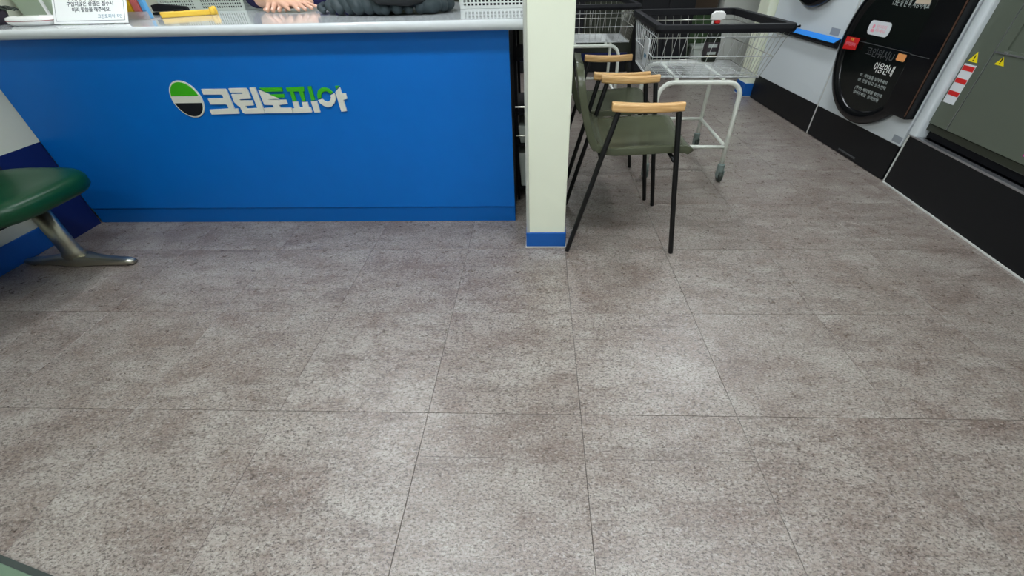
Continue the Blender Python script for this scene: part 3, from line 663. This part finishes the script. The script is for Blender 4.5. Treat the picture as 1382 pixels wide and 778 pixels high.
for yl in (1.487, 0.70):
    lg = part('leg', MB().rings([[(-2.118 + 0.046 * s * math.cos(2 * PI * k / 20) * 0.95, yl + 0.028 * s * math.sin(2 * PI * k / 20), z) for k in range(20)] for s, z in ((1.35, 0.045), (1.05, 0.075), (1.0, 0.12), (1.0, 0.286))]), 'steel_leg', t, smooth=True, label='polished metal leg')
    rr = []
    for k in range(15):
        u = k / 14; x = -2.375 + 0.515 * u; hw = 0.021 + 0.016 * math.exp(-((x + 2.118) / 0.07) ** 2); zt_ = 0.026 + 0.026 * math.exp(-((x + 2.118) / 0.12) ** 2)
        if k in (0, 14): hw *= 0.7; zt_ *= 0.8
        rr.append([(x, yl + p[0], p[1] + 0.004) for p in rrect(-hw, 0.0, hw, zt_, 0.008, 3)])
    part('foot', MB().rings(rr), 'steel_leg', lg, smooth=True)
    for x in (-2.34, -1.89): part('glide', MB().lathe([(0.014, 0), (0.014, 0.006)], (x, yl, 0), 12), 'rubber', lg)
t = thing('door_mat', 'grey-green mat at the lower left corner of the floor', 'mat', (-1.25, 0.05, 0), R(-13), local=True)
part('pile', MB().box(-0.6, -0.45, 0.001, 0.235, 0.245, 0.008), 'mat_green', t, bevel=0.002)
part('border', MB().box(-0.6, 0.245, 0.0005, 0.247, 0.257, 0.006).box(0.235, -0.45, 0.0005, 0.247, 0.245, 0.006), 'mat_edge', t)

# ================================================================== THINGS ON THE WORKTOP
# notice in a leaning stand
t = thing('notice_stand', 'white printed notice in a leaning stand on the worktop', 'sign', (-1.86, 1.955, ZT))
LN = R(32); up = Vector((0, math.sin(LN), math.cos(LN))); nrm = Vector((0, -math.cos(LN), math.sin(LN)))
def sp(u, s, dpt=0.0): return Vector((-2.012 + u * 0.316, 1.952, ZT)) + up * s + nrm * dpt
def slab(u0, s0, u1, s1, d0, d1):
    return MB().rings([[sp(u0, s0, d0), sp(u1, s0, d0), sp(u1, s1, d0), sp(u0, s1, d0)], [sp(u0, s0, d1), sp(u1, s0, d1), sp(u1, s1, d1), sp(u0, s1, d1)]])
pb = part('sheet', slab(0, 0.002, 1, 0.225, 0.0, 0.004), 'paper', t)
bl = MB()
for a in ((0.03, 0.011, 0.97, 0.0125), (0.03, 0.011, 0.034, 0.216), (0.966, 0.011, 0.97, 0.216), (0.03, 0.2145, 0.97, 0.216)):
    q_ = slab(*a, 0.004, 0.0044); bl.add(q_.v, q_.f)
part('border_line', bl, 'ink', pb)
part('back_leg', MB().rings([[(-1.88, 2.09, ZT), (-1.84, 2.09, ZT), (-1.84, 2.062, 1.05), (-1.88, 2.062, 1.05)], [(-1.88, 2.094, ZT), (-1.84, 2.094, ZT), (-1.84, 2.066, 1.05), (-1.88, 2.066, 1.05)]]), 'paper', t)
def tx(u, s): return basis(sp(u, s, 0.0041), (1, 0, 0), up)
for u, s, tt, sz, wd in ((0.19, 0.092, '국제영양세탁(전매점)에서', 0.019, 0.205), (0.195, 0.070, '구입지않은 상품은 접수시', 0.019, 0.2), (0.26, 0.048, '미리 말씀을 해주세요.', 0.019, 0.165)):
    text_part('lettering', tt, sz, tx(u, s), 'ink', pb, depth=0.0002, width=wd, bold=0.00035)
text_part('lettering', '크린토피아', 0.017, tx(0.60, 0.022), 'ink_blue', pb, depth=0.0002, width=0.075)
text_part('lettering', '직인', 0.016, tx(0.86, 0.022), 'ink_blue', pb, depth=0.0002, width=0.022)

# desk lamp at the left end
t = thing('desk_lamp', 'white desk lamp base with thin upright arm beside the notice', 'lamp', (-2.115, 1.975, ZT))
def ovl(a, b, z, e=2.6): return [(-2.115 + a * math.copysign(abs(math.cos(2 * PI * k / 32)) ** (2 / e), math.cos(2 * PI * k / 32)), 1.972 + b * math.copysign(abs(math.sin(2 * PI * k / 32)) ** (2 / e), math.sin(2 * PI * k / 32)), ZT + z) for k in range(32)]
bs = part('base', MB().rings([ovl(0.082, 0.045, 0.0), ovl(0.092, 0.054, 0.008), ovl(0.098, 0.058, 0.018), ovl(0.094, 0.055, 0.028), ovl(0.082, 0.045, 0.032)]), 'lamp_white', t, smooth=True)
part('red_line', MB().rings([ovl(0.0988, 0.0588, 0.0165), ovl(0.0988, 0.0588, 0.0185)], cap=False), 'red_line', bs)
part('touch_pad', MB().rings([[(-2.125 + x, 1.972 + y, ZT + 0.032) for x, y in rrect(-0.04, -0.018, 0.035, 0.018, 0.012)], [(-2.125 + x, 1.972 + y, ZT + 0.0328) for x, y in rrect(-0.04, -0.018, 0.035, 0.018, 0.012)]]), 'bin_green', bs)
part('arm', MB().tube([(-2.045, 1.985, ZT + 0.028), (-2.05, 1.985, ZT + 0.33), (-2.08, 1.985, ZT + 0.38)], 0.006, 10), 'lamp_white', t, smooth=True)
part('head', MB().rings([[(x, 1.985 + y, ZT + 0.375 + dz) for x, y in rrect(-2.30, -0.022, -2.06, 0.022, 0.02)] for dz in (0, 0.014)]), 'lamp_white', t, bevel=0.003)
# things around the lamp
t = thing('plastic_tub', 'pale green plastic tub behind the desk lamp', 'tub', (-2.30, 2.26, ZT))
part('wall', MB().rings([[(-2.29 + x * s, 2.26 + y * s, ZT + z) for x, y in rrect(-0.105, -0.09, 0.105, 0.09, 0.02)] for s, z in ((0.86, 0.0), (0.98, 0.15), (0.94, 0.15), (0.83, 0.006))]), 'bin_green', t, bevel=0.002)
part('tub_rim', MB().rings([[(-2.29 + x * s, 2.26 + y * s, ZT + z) for x, y in rrect(-0.105, -0.09, 0.105, 0.09, 0.02)] for s, z in ((0.98, 0.145), (1.03, 0.147), (1.03, 0.157), (0.95, 0.157), (0.95, 0.145))], closed=True), 'bin_green', t)
t = thing('potted_plant', 'small dark plant at the left end of the worktop', 'plant', (-2.33, 2.03, ZT))
part('pot', MB().lathe([(0.035, 0.0), (0.045, 0.05), (0.041, 0.05), (0.036, 0.04)], (-2.335, 2.03, ZT), 16), 'pot_dark', t, smooth=True)
random.seed(3)
for k in range(16):
    a = 2 * PI * k / 16 + random.uniform(-0.2, 0.2); ln = random.uniform(0.06, 0.085); ri = random.uniform(0.3, 0.8)
    pts = [Vector((-2.335, 2.03, ZT + 0.042)) + Vector((math.cos(a) * ln * u, math.sin(a) * ln * u, ln * ri * (1.6 * u - 1.5 * u * u))) for u in (0, 0.3, 0.6, 0.85, 1)]
    if min(p.x for p in pts) < XL + 0.01: continue
    sd = Vector((-math.sin(a), math.cos(a), 0)) * 0.008; ww = (0.3, 0.9, 1, 0.6, 0.05)
    lf = MB().grid(lambda u, v, pts=pts, sd=sd: pts[int(v * 4 + 0.5)] + sd * (2 * u - 1) * ww[int(v * 4 + 0.5)] + Vector((0, 0, 0.003 * abs(2 * u - 1))), 2, 4)
    part('leaf', lf, 'plant_dark', t, solid=0.0012)
t = thing('card_terminal', 'dark payment terminal between desk lamp and notice', 'terminal', (-2.07, 2.28, ZT))
part('terminal_body', MB().prism([(2.22, 0.0), (2.36, 0.0), (2.36, 0.09), (2.22, 0.045)], lambda y, z, dd: (dd, y, ZT + z), -2.13, -2.03), 'pot_dark', t, bevel=0.006)
part('screen', MB().prism([(2.29, 0.072), (2.35, 0.0915), (2.35, 0.0925), (2.29, 0.073)], lambda y, z, dd: (dd, y, ZT + z - 0.003), -2.12, -2.04), 'plant_dark', t)
# leaflets standing behind the notice
t = thing('leaflet_tray', 'clear plastic tray holding coloured leaflets right of the notice', 'tray', (-1.76, 2.16, ZT))
part('tray_base', MB().box(-1.86, 2.10, ZT, -1.715, 2.16, ZT + 0.003), 'clear_tray', t)
part('tray_front', MB().box(-1.86, 2.10, ZT + 0.003, -1.715, 2.103, ZT + 0.03), 'clear_tray', t)
for nm, x0, x1, m_, lb in (('leaflet', -1.745, -1.724, 'folder_blue', 'blue leaflet pad standing right of the notice'), ('leaflet', -1.782, -1.752, 'folder_pink', 'pink leaflet pad standing between the blue and yellow ones'), ('leaflet', -1.835, -1.79, 'folder_yellow', 'yellow leaflet pad standing next to the notice')):
    lt = thing(nm, lb, 'leaflet', ((x0 + x1) / 2, 2.17, ZT + 0.003), group='leaflets in the clear tray')
    part('pad', MB().prism([(x0, 0.0035), (x1, 0.0035), (x1 - 0.004, 0.17), (x0 - 0.004, 0.17)] if m_ != 'folder_yellow' else [(x0 + 0.02, 0.0035), (x1, 0.0035), (x1, 0.06), (x1 - 0.012, 0.10), (x1 - 0.02, 0.17), (x0 - 0.01, 0.17), (x0, 0.08)], lambda x, z, dd: (x, dd, ZT + z), 2.115, 2.135), m_, lt, bevel=0.002)
    part('cover', MB().box(x0 + 0.004, 2.112, ZT + 0.035, x1 - 0.004, 2.1148, ZT + 0.15), m_, lt)
# yellow cutter
t = thing('tape_cutter', 'yellow hand tool lying in front of the perforated grey basket', 'tool', (-1.635, 2.235, ZT), R(38), local=True)
part('handle', MB().prism([(-0.105, -0.012), (-0.06, -0.014), (0.02, -0.010), (0.09, -0.007), (0.105, 0.0), (0.09, 0.008), (0.02, 0.012), (-0.06, 0.015), (-0.105, 0.012)], XY, 0.0, 0.022), 'knife_yellow', t, bevel=0.004)
part('slider', MB().box(-0.05, -0.006, 0.022, -0.01, 0.006, 0.028), 'black_matte', t, bevel=0.002)
part('end_knob', MB().lathe([(0.009, 0.0), (0.011, 0.012), (0.011, 0.028), (0.006, 0.034)], (0.112, 0.006, 0), 14), 'knife_yellow', t, smooth=True)
part('end_knob', MB().lathe([(0.009, 0.0), (0.011, 0.012), (0.011, 0.026), (0.006, 0.032)], (0.10, -0.014, 0), 14), 'knife_yellow', t, smooth=True)
t = thing('stapler', 'black stapler lying behind the yellow tool', 'stapler', (-1.80, 2.36, ZT), R(8), local=True)
part('stapler_base', MB().box(-0.085, -0.018, 0.0, 0.085, 0.018, 0.012), 'black_matte', t, bevel=0.003)
part('stapler_arm', MB().prism([(-0.08, 0.014), (0.08, 0.014), (0.078, 0.03), (-0.05, 0.045), (-0.08, 0.04)], XZ, -0.014, 0.014), 'black_matte', t, bevel=0.004)

# perforated baskets
def perforated(name, label, m, cx, cy, hw, hd, hgt, taper, panels, rows, loc_z=ZT, hole=(0.0075, 0.008), pitch=(0.0125, 0.0135), z0=0.012):
    t = thing(name, label, 'basket', (cx, cy, loc_z))
    def wall(face):
        L_ = hw if face in 'nf' else hd; mb = MB(); th = 0.003
        us = [-L_]; hcol = set()
        for a, b in panels if face in 'nf' else ((0.08, 0.92),):
            x = -L_ + 2 * L_ * a; e = -L_ + 2 * L_ * b
            while x + hole[0] < e:
                us += [x, x + hole[0]]; hcol.add(len(us) - 2); x += pitch[0]
        us.append(L_)
        zs = [0.0]; hrow = set(); z = z0
        for k in range(rows): zs += [z, z + hole[1]]; hrow.add(len(zs) - 2); z += pitch[1]
        zs += [max(hgt, zs[-1] + 0.004)]
        def P(u, z, o):
            s = 1 + taper * z / hgt
            if face == 'n': return (cx + u * s, cy - (hd + o) * s, loc_z + z)
            if face == 'f': return (cx + u * s, cy + (hd + o) * s, loc_z + z)
            if face == 'l': return (cx - (hw + o) * s, cy + u * s, loc_z + z)
            return (cx + (hw + o) * s, cy + u * s, loc_z + z)
        nu, nz = len(us), len(zs); v = []; f = []
        for o in (0, -th):
            v += [P(u, z, o) for z in zs for u in us]
        idx = lambda i, j, k: k * nu * nz + j * nu + i
        solid = lambda i, j: 0 <= i < nu - 1 and 0 <= j < nz - 1 and not (i in hcol and j in hrow)
        for j in range(nz - 1):
            for i in range(nu - 1):
                if not solid(i, j): continue
                f.append((idx(i, j, 0), idx(i + 1, j, 0), idx(i + 1, j + 1, 0), idx(i, j + 1, 0)))
                f.append((idx(i, j, 1), idx(i, j + 1, 1), idx(i + 1, j + 1, 1), idx(i + 1, j, 1)))
                for (di, dj, a, b) in ((-1, 0, (i, j), (i, j + 1)), (1, 0, (i + 1, j + 1), (i + 1, j)), (0, -1, (i + 1, j), (i, j)), (0, 1, (i, j + 1), (i + 1, j + 1))):
                    if not solid(i + di, j + dj): f.append((idx(*a, 0), idx(*b, 0), idx(*b, 1), idx(*a, 1)))
        return mb.add(v, f)
    for fc in 'nflr': part('side', wall(fc), m, t)
    part('bottom', MB().box(cx - hw + 0.003, cy - hd + 0.003, loc_z, cx + hw - 0.003, cy + hd - 0.003, loc_z + 0.004), m, t)
    s = 1 + taper
    rp = lambda e, z: [(cx + x, cy + y, loc_z + z) for x, y in rrect(-hw * s - e, -hd * s - e, hw * s + e, hd * s + e, 0.012)]
    part('rim', MB().rings([rp(-0.002, hgt - 0.008), rp(0.008, hgt - 0.008), rp(0.01, hgt), rp(0.006, hgt + 0.006), rp(-0.004, hgt + 0.006)], closed=True), m, t, smooth=True)
    return t
perforated('perforated_basket', 'grey perforated plastic basket behind the yellow tool on the worktop', 'basket_grey', -1.755, 2.645, 0.225, 0.115, 0.16, 0.06, ((0.03, 0.41), (0.50, 0.98)), 10)
perforated('perforated_basket', 'white perforated plastic basket on the worktop next to the pillar', 'basket_white', -0.205, 2.42, 0.160, 0.115, 0.14, 0.06, ((0.06, 0.96),), 7, hole=(0.0105, 0.0085), pitch=(0.0175, 0.0135), z0=0.012)

for cx_, cy_, hw_, hd_, hh_, lb in ((-1.755, 2.645, 0.205, 0.095, 0.11, 'added dark filler blackening the holes of the grey perforated basket'), (-0.205, 2.42, 0.142, 0.097, 0.10, 'added dark filler blackening the holes of the white perforated basket')):
    t = thing('dark_filler', lb, 'filler', (cx_, cy_, ZT + 0.005), group='added dark filler in the baskets')  # unseen dark stack, added so the basket holes read black
    for k in range(3):
        z_ = ZT + 0.0055 + k * hh_ / 3; e_ = 0.004 * (k % 2)
        part('filler_layer', MB().rings([[(cx_ + x, cy_ + y, z_ + dz) for x, y in rrect(-hw_ + i_ + e_, -hd_ + i_, hw_ - i_ - e_, hd_ - i_, 0.03, 5)] for i_, dz in ((0.008, 0.0), (0.0, hh_ / 12), (0.0, hh_ / 4), (0.01, hh_ / 3.05))]), 'lining_black', t, smooth=True)

# dark quilted jacket heaped on the worktop
def jacket():
    t = thing('jacket', 'charcoal quilted jacket heaped on the worktop', 'jacket', (-0.70, 2.2, ZT))
    sh = MB().ellip((-0.70, 2.235, ZT + 0.045), (0.205, 0.165, 0.043)).ellip((-0.62, 2.20, ZT + 0.07), (0.17, 0.13, 0.05)).ellip((-0.5, 2.24, ZT + 0.055), (0.09, 0.13, 0.053))
    for k in range(7):       # quilted tubes of the sleeve, leaning over one another
        x = -0.985 + 0.047 * k; r0 = (0.010, 0.014, 0.018, 0.022, 0.025, 0.026, 0.025)[k]; y0 = 2.16 - 0.105 * math.sin((k + 0.6) / 6.6 * PI / 2) + 0.01 * (k % 2)
        sh.chain([(x + 0.035, y0, ZT + r0 + 0.001), (x + 0.01, y0 + 0.035, ZT + 0.002 + r0 * 2.2), (x - 0.005, y0 + 0.11, ZT + 0.002 + r0 * 2.6), (x, 2.33, ZT + 0.004 + r0)], [r0, r0 + 0.006, r0 + 0.006, r0], 14)
    for k in range(5):       # hem puffs at the front, then the collar at the right
        x = -0.66 + 0.047 * k; r0 = 0.021 + 0.003 * math.sin(k * 2.1)
        sh.chain([(x + 0.02, 2.045 + 0.008 * k, ZT + r0 + 0.001), (x, 2.09 + 0.008 * k, ZT + 0.03 + r0)], [r0, r0 + 0.004], 14)
    for k in range(7):
        a = -1.5 + 0.42 * k; r0 = 0.027 + 0.003 * (k % 2)
        sh.capsule((-0.475 + 0.075 * math.cos(a), 2.20 + 0.12 * math.sin(a), ZT + r0 + 0.002), (-0.50 + 0.05 * math.cos(a), 2.20 + 0.09 * math.sin(a), ZT + 0.055 + r0), r0, r0, 12)
    part('shell', sh, 'jacket_grey', t, smooth=True, remesh=0.004, smoothmod=1)
    ln_ = MB().chain([(-0.70, 2.05, ZT + 0.088), (-0.65, 2.03, ZT + 0.065), (-0.60, 2.03, ZT + 0.060), (-0.54, 2.045, ZT + 0.058), (-0.48, 2.075, ZT + 0.062)], [0.022, 0.028, 0.024, 0.028, 0.022], 12)
    ln_.chain([(-0.74, 2.10, ZT + 0.105), (-0.64, 2.09, ZT + 0.115), (-0.55, 2.11, ZT + 0.105)], [0.025, 0.03, 0.025], 12)
    part('lining', ln_, 'lining_black', t, smooth=True, remesh=0.005, smoothmod=1, label='black folded lining')
jacket()

# ================================================================== PERSON BEHIND THE COUNTER
px, py = -1.16, 3.08
t = thing('person', 'person in a navy top resting folded hands on the worktop', 'person', (px, py, 0))
b = MB()
HT = Matrix.Translation((px, py - 0.20, -0.12))      # the head, built around its own origin, leaning forward with the trunk
hd_ = MB()
hd_.ellip((0, -0.10, 1.60), (0.077, 0.094, 0.112)).ellip((0, -0.135, 1.545), (0.056, 0.062, 0.062)).ellip((0, -0.20, 1.578), (0.013, 0.018, 0.022))
hd_.capsule((0, -0.195, 1.612), (0, -0.21, 1.585), 0.008, 0.011)
for s in (-1, 1): hd_.ellip((s * 0.078, -0.095, 1.59), (0.010, 0.02, 0.032))
hd_.capsule((0, -0.03, 1.36), (0, -0.085, 1.53), 0.055, 0.05)
hd_.xf(HT); b.add(hd_.v, hd_.f)
# trunk leaning forward, arms on the worktop
sp_ = [Vector((px, py + 0.02, 0.72)), Vector((px, py - 0.02, 0.92)), Vector((px, py - 0.12, 1.10)), Vector((px, py - 0.23, 1.22))]
b.chain(sp_, [0.115, 0.105, 0.12, 0.075])
shL, shR = Vector((px - 0.18, py - 0.24, 1.20)), Vector((px + 0.18, py - 0.24, 1.20))
elA, wrA = Vector((-1.452, 2.525, 0.948)), Vector((-1.290, 2.372, 0.932))
elB, wrB = Vector((-0.87, 2.64, 0.953)), Vector((-1.145, 2.465, 0.926))
b.chain([shL, elA], [0.05, 0.042]).chain([elA, elA.lerp(wrA, 0.35), wrA], [0.042, 0.042, 0.029])
b.chain([shR, elB], [0.05, 0.042]).chain([elB, elB.lerp(wrB, 0.35), wrB], [0.042, 0.042, 0.029])
b.chain([sp_[3], shL], [0.06, 0.052]).chain([sp_[3], shR], [0.06, 0.052])
for s in (-1, 1):
    b.chain([(px + s * 0.095, py + 0.02, 0.70), (px + s * 0.12, py - 0.17, 0.66), (px + s * 0.12, py - 0.13, 0.36), (px + s * 0.12, py - 0.05, 0.09)], [0.085, 0.062, 0.052, 0.036])
    b.capsule((px + s * 0.12, py - 0.04, 0.05), (px + s * 0.13, py - 0.19, 0.035), 0.036, 0.028)
nails = []
def hand(wr, kn0, kn1, tips, mids, thumb, rad):
    """Palm from the wrist to four knuckles (kn0..kn1), four bent fingers and a thumb off the palm's side."""
    up3 = Vector((0, 0, 0.002)); tips = [p + up3 for p in tips]
    ks = [kn0.lerp(kn1, k / 3) for k in range(4)]
    for k in range(4):
        b.capsule(wr.lerp(ks[k], 0.12), ks[k], 0.020, rad[k] + 0.0022, 8)
        b.capsule(ks[k], mids[k], rad[k] + 0.001, rad[k], 8); b.capsule(mids[k], tips[k], rad[k], rad[k] - 0.0018, 8)
        nails.append((tips[k], (tips[k] - mids[k]).normalized(), rad[k]))
    b.chain(thumb, [0.015, 0.0115, 0.0095, 0.008], 8)
V = Vector
# lower hand: comes from the right, fingers drop towards the camera
hand(wrB, V((-1.292, 2.385, 0.917)), V((-1.215, 2.390, 0.912)),
     [V((-1.298, 2.318, 0.8980)), V((-1.266, 2.308, 0.8980)), V((-1.238, 2.312, 0.8975)), V((-1.213, 2.326, 0.8970))],
     [V((-1.301, 2.348, 0.919)), V((-1.268, 2.342, 0.921)), V((-1.240, 2.346, 0.918)), V((-1.214, 2.354, 0.912))],
     [V((-1.22, 2.43, 0.922)), V((-1.285, 2.415, 0.910)), V((-1.325, 2.39, 0.904)), V((-1.338, 2.365, 0.901))], (0.0116, 0.0118, 0.0112, 0.0100))
# upper hand: comes from the left over it, fingers slanting down to the right
hand(wrA, V((-1.200, 2.335, 0.932)), V((-1.195, 2.402, 0.936)),
     [V((-1.140, 2.305, 0.8990)), V((-1.112, 2.318, 0.8990)), V((-1.090, 2.342, 0.9010)), V((-1.080, 2.375, 0.905))],
     [V((-1.165, 2.318, 0.922)), V((-1.148, 2.335, 0.927)), V((-1.136, 2.358, 0.928)), V((-1.140, 2.388, 0.928))],
     [V((-1.26, 2.362, 0.930)), V((-1.222, 2.325, 0.925)), V((-1.196, 2.308, 0.914)), V((-1.180, 2.298, 0.904))], (0.0108, 0.0110, 0.0106, 0.0096))
body = part('body', b, 'skin', t, smooth=True, remesh=0.0042, smoothmod=3)
for tp, dr, rd in nails[:8]:
    side = dr.cross(Vector((0, 0, 1)))
    if side.length < 0.01: side = Vector((1, 0, 0))
    side.normalize(); upn = side.cross(dr).normalized()
    if upn.z < 0: upn = -upn
    c = tp + upn * (rd - 0.0022)
    part('nail', MB().add([c - side * 0.0045 - dr * 0.006, c + side * 0.0045 - dr * 0.006, c + side * 0.004 + dr * 0.006 - upn * 0.001, c - side * 0.004 + dr * 0.006 - upn * 0.001,
                           c + upn * 0.0012 - dr * 0.005, c + upn * 0.0012 + dr * 0.004], [(0, 1, 4), (1, 2, 5, 4), (2, 3, 5), (3, 0, 4, 5), (0, 3, 2, 1)]), 'nail', body)
for s in (-1, 1):
    part('eye', MB().ellip((s * 0.031, -0.178, 1.602), (0.013, 0.010, 0.008)).xf(HT), 'eye_white', body, smooth=True)
    part('iris', MB().ellip((s * 0.031, -0.187, 1.602), (0.0055, 0.003, 0.0058)).xf(HT), 'eye_dark', body, smooth=True)
    part('eyebrow', MB().tube([(s * 0.016, -0.192, 1.622), (s * 0.032, -0.188, 1.627), (s * 0.047, -0.176, 1.622)], 0.0035, 6).xf(HT), 'hair_dark', body, smooth=True)
part('mouth', MB().ellip((0, -0.192, 1.543), (0.022, 0.008, 0.006)).xf(HT), 'lip', body, smooth=True)
hr = MB().ellip((0, -0.080, 1.632), (0.088, 0.102, 0.098)).ellip((0, -0.03, 1.56), (0.082, 0.062, 0.095))
for s in (-1, 1): hr.capsule((s * 0.076, -0.08, 1.63), (s * 0.07, -0.05, 1.50), 0.022, 0.018)
part('hair', hr.xf(HT), 'hair_dark', t, smooth=True, remesh=0.008, smoothmod=2)
sw = MB()
for dx in (-1, 1):
    sw.chain([sp_[0] + Vector((dx * 0.05, 0, 0.06)), sp_[1] + Vector((dx * 0.055, 0, 0)), sp_[2] + Vector((dx * 0.07, 0, 0)), sp_[3] + Vector((0, 0, 0.02))], [0.135, 0.128, 0.135, 0.078])
sw.chain([sp_[3], shL, elA, elA.lerp(wrA, 0.3)], [0.08, 0.066, 0.053, 0.047])
sw.chain([sp_[3], shR, elB, elB.lerp(wrB, 0.5), elB.lerp(wrB, 0.93)], [0.08, 0.066, 0.054, 0.046, 0.034])
part('sweater', sw, 'navy_cloth', t, smooth=True, remesh=0.007, smoothmod=4, label='navy long-sleeved top')
tr = MB()
for s in (-1, 1):
    tr.chain([(px + s * 0.085, py + 0.03, 0.72), (px + s * 0.12, py - 0.17, 0.66), (px + s * 0.12, py - 0.13, 0.36), (px + s * 0.12, py - 0.05, 0.11)], [0.112, 0.078, 0.066, 0.056])
part('trousers', tr, 'trouser_black', t, smooth=True, remesh=0.008, smoothmod=3)
for s in (-1, 1):
    sh = MB().capsule((px + s * 0.12, py - 0.03, 0.046), (px + s * 0.132, py - 0.20, 0.04), 0.046, 0.038)
    part('shoe', sh, 'black_matte', t, smooth=True)
t = thing('stool', 'stool under the person behind the counter', 'stool', (px, py + 0.05, 0))
part('stool_seat', MB().lathe([(0.15, 0.53), (0.17, 0.54), (0.17, 0.57), (0.15, 0.585)], (px, py + 0.08, 0), 28), 'black_matte', t, smooth=True)
for k in range(4):
    a = PI / 4 + k * PI / 2
    part('leg', MB().tube([(px + 0.12 * math.cos(a), py + 0.08 + 0.12 * math.sin(a), 0.535), (px + 0.19 * math.cos(a), py + 0.08 + 0.19 * math.sin(a), 0.0)], 0.011, 10), 'chrome', t, smooth=True)
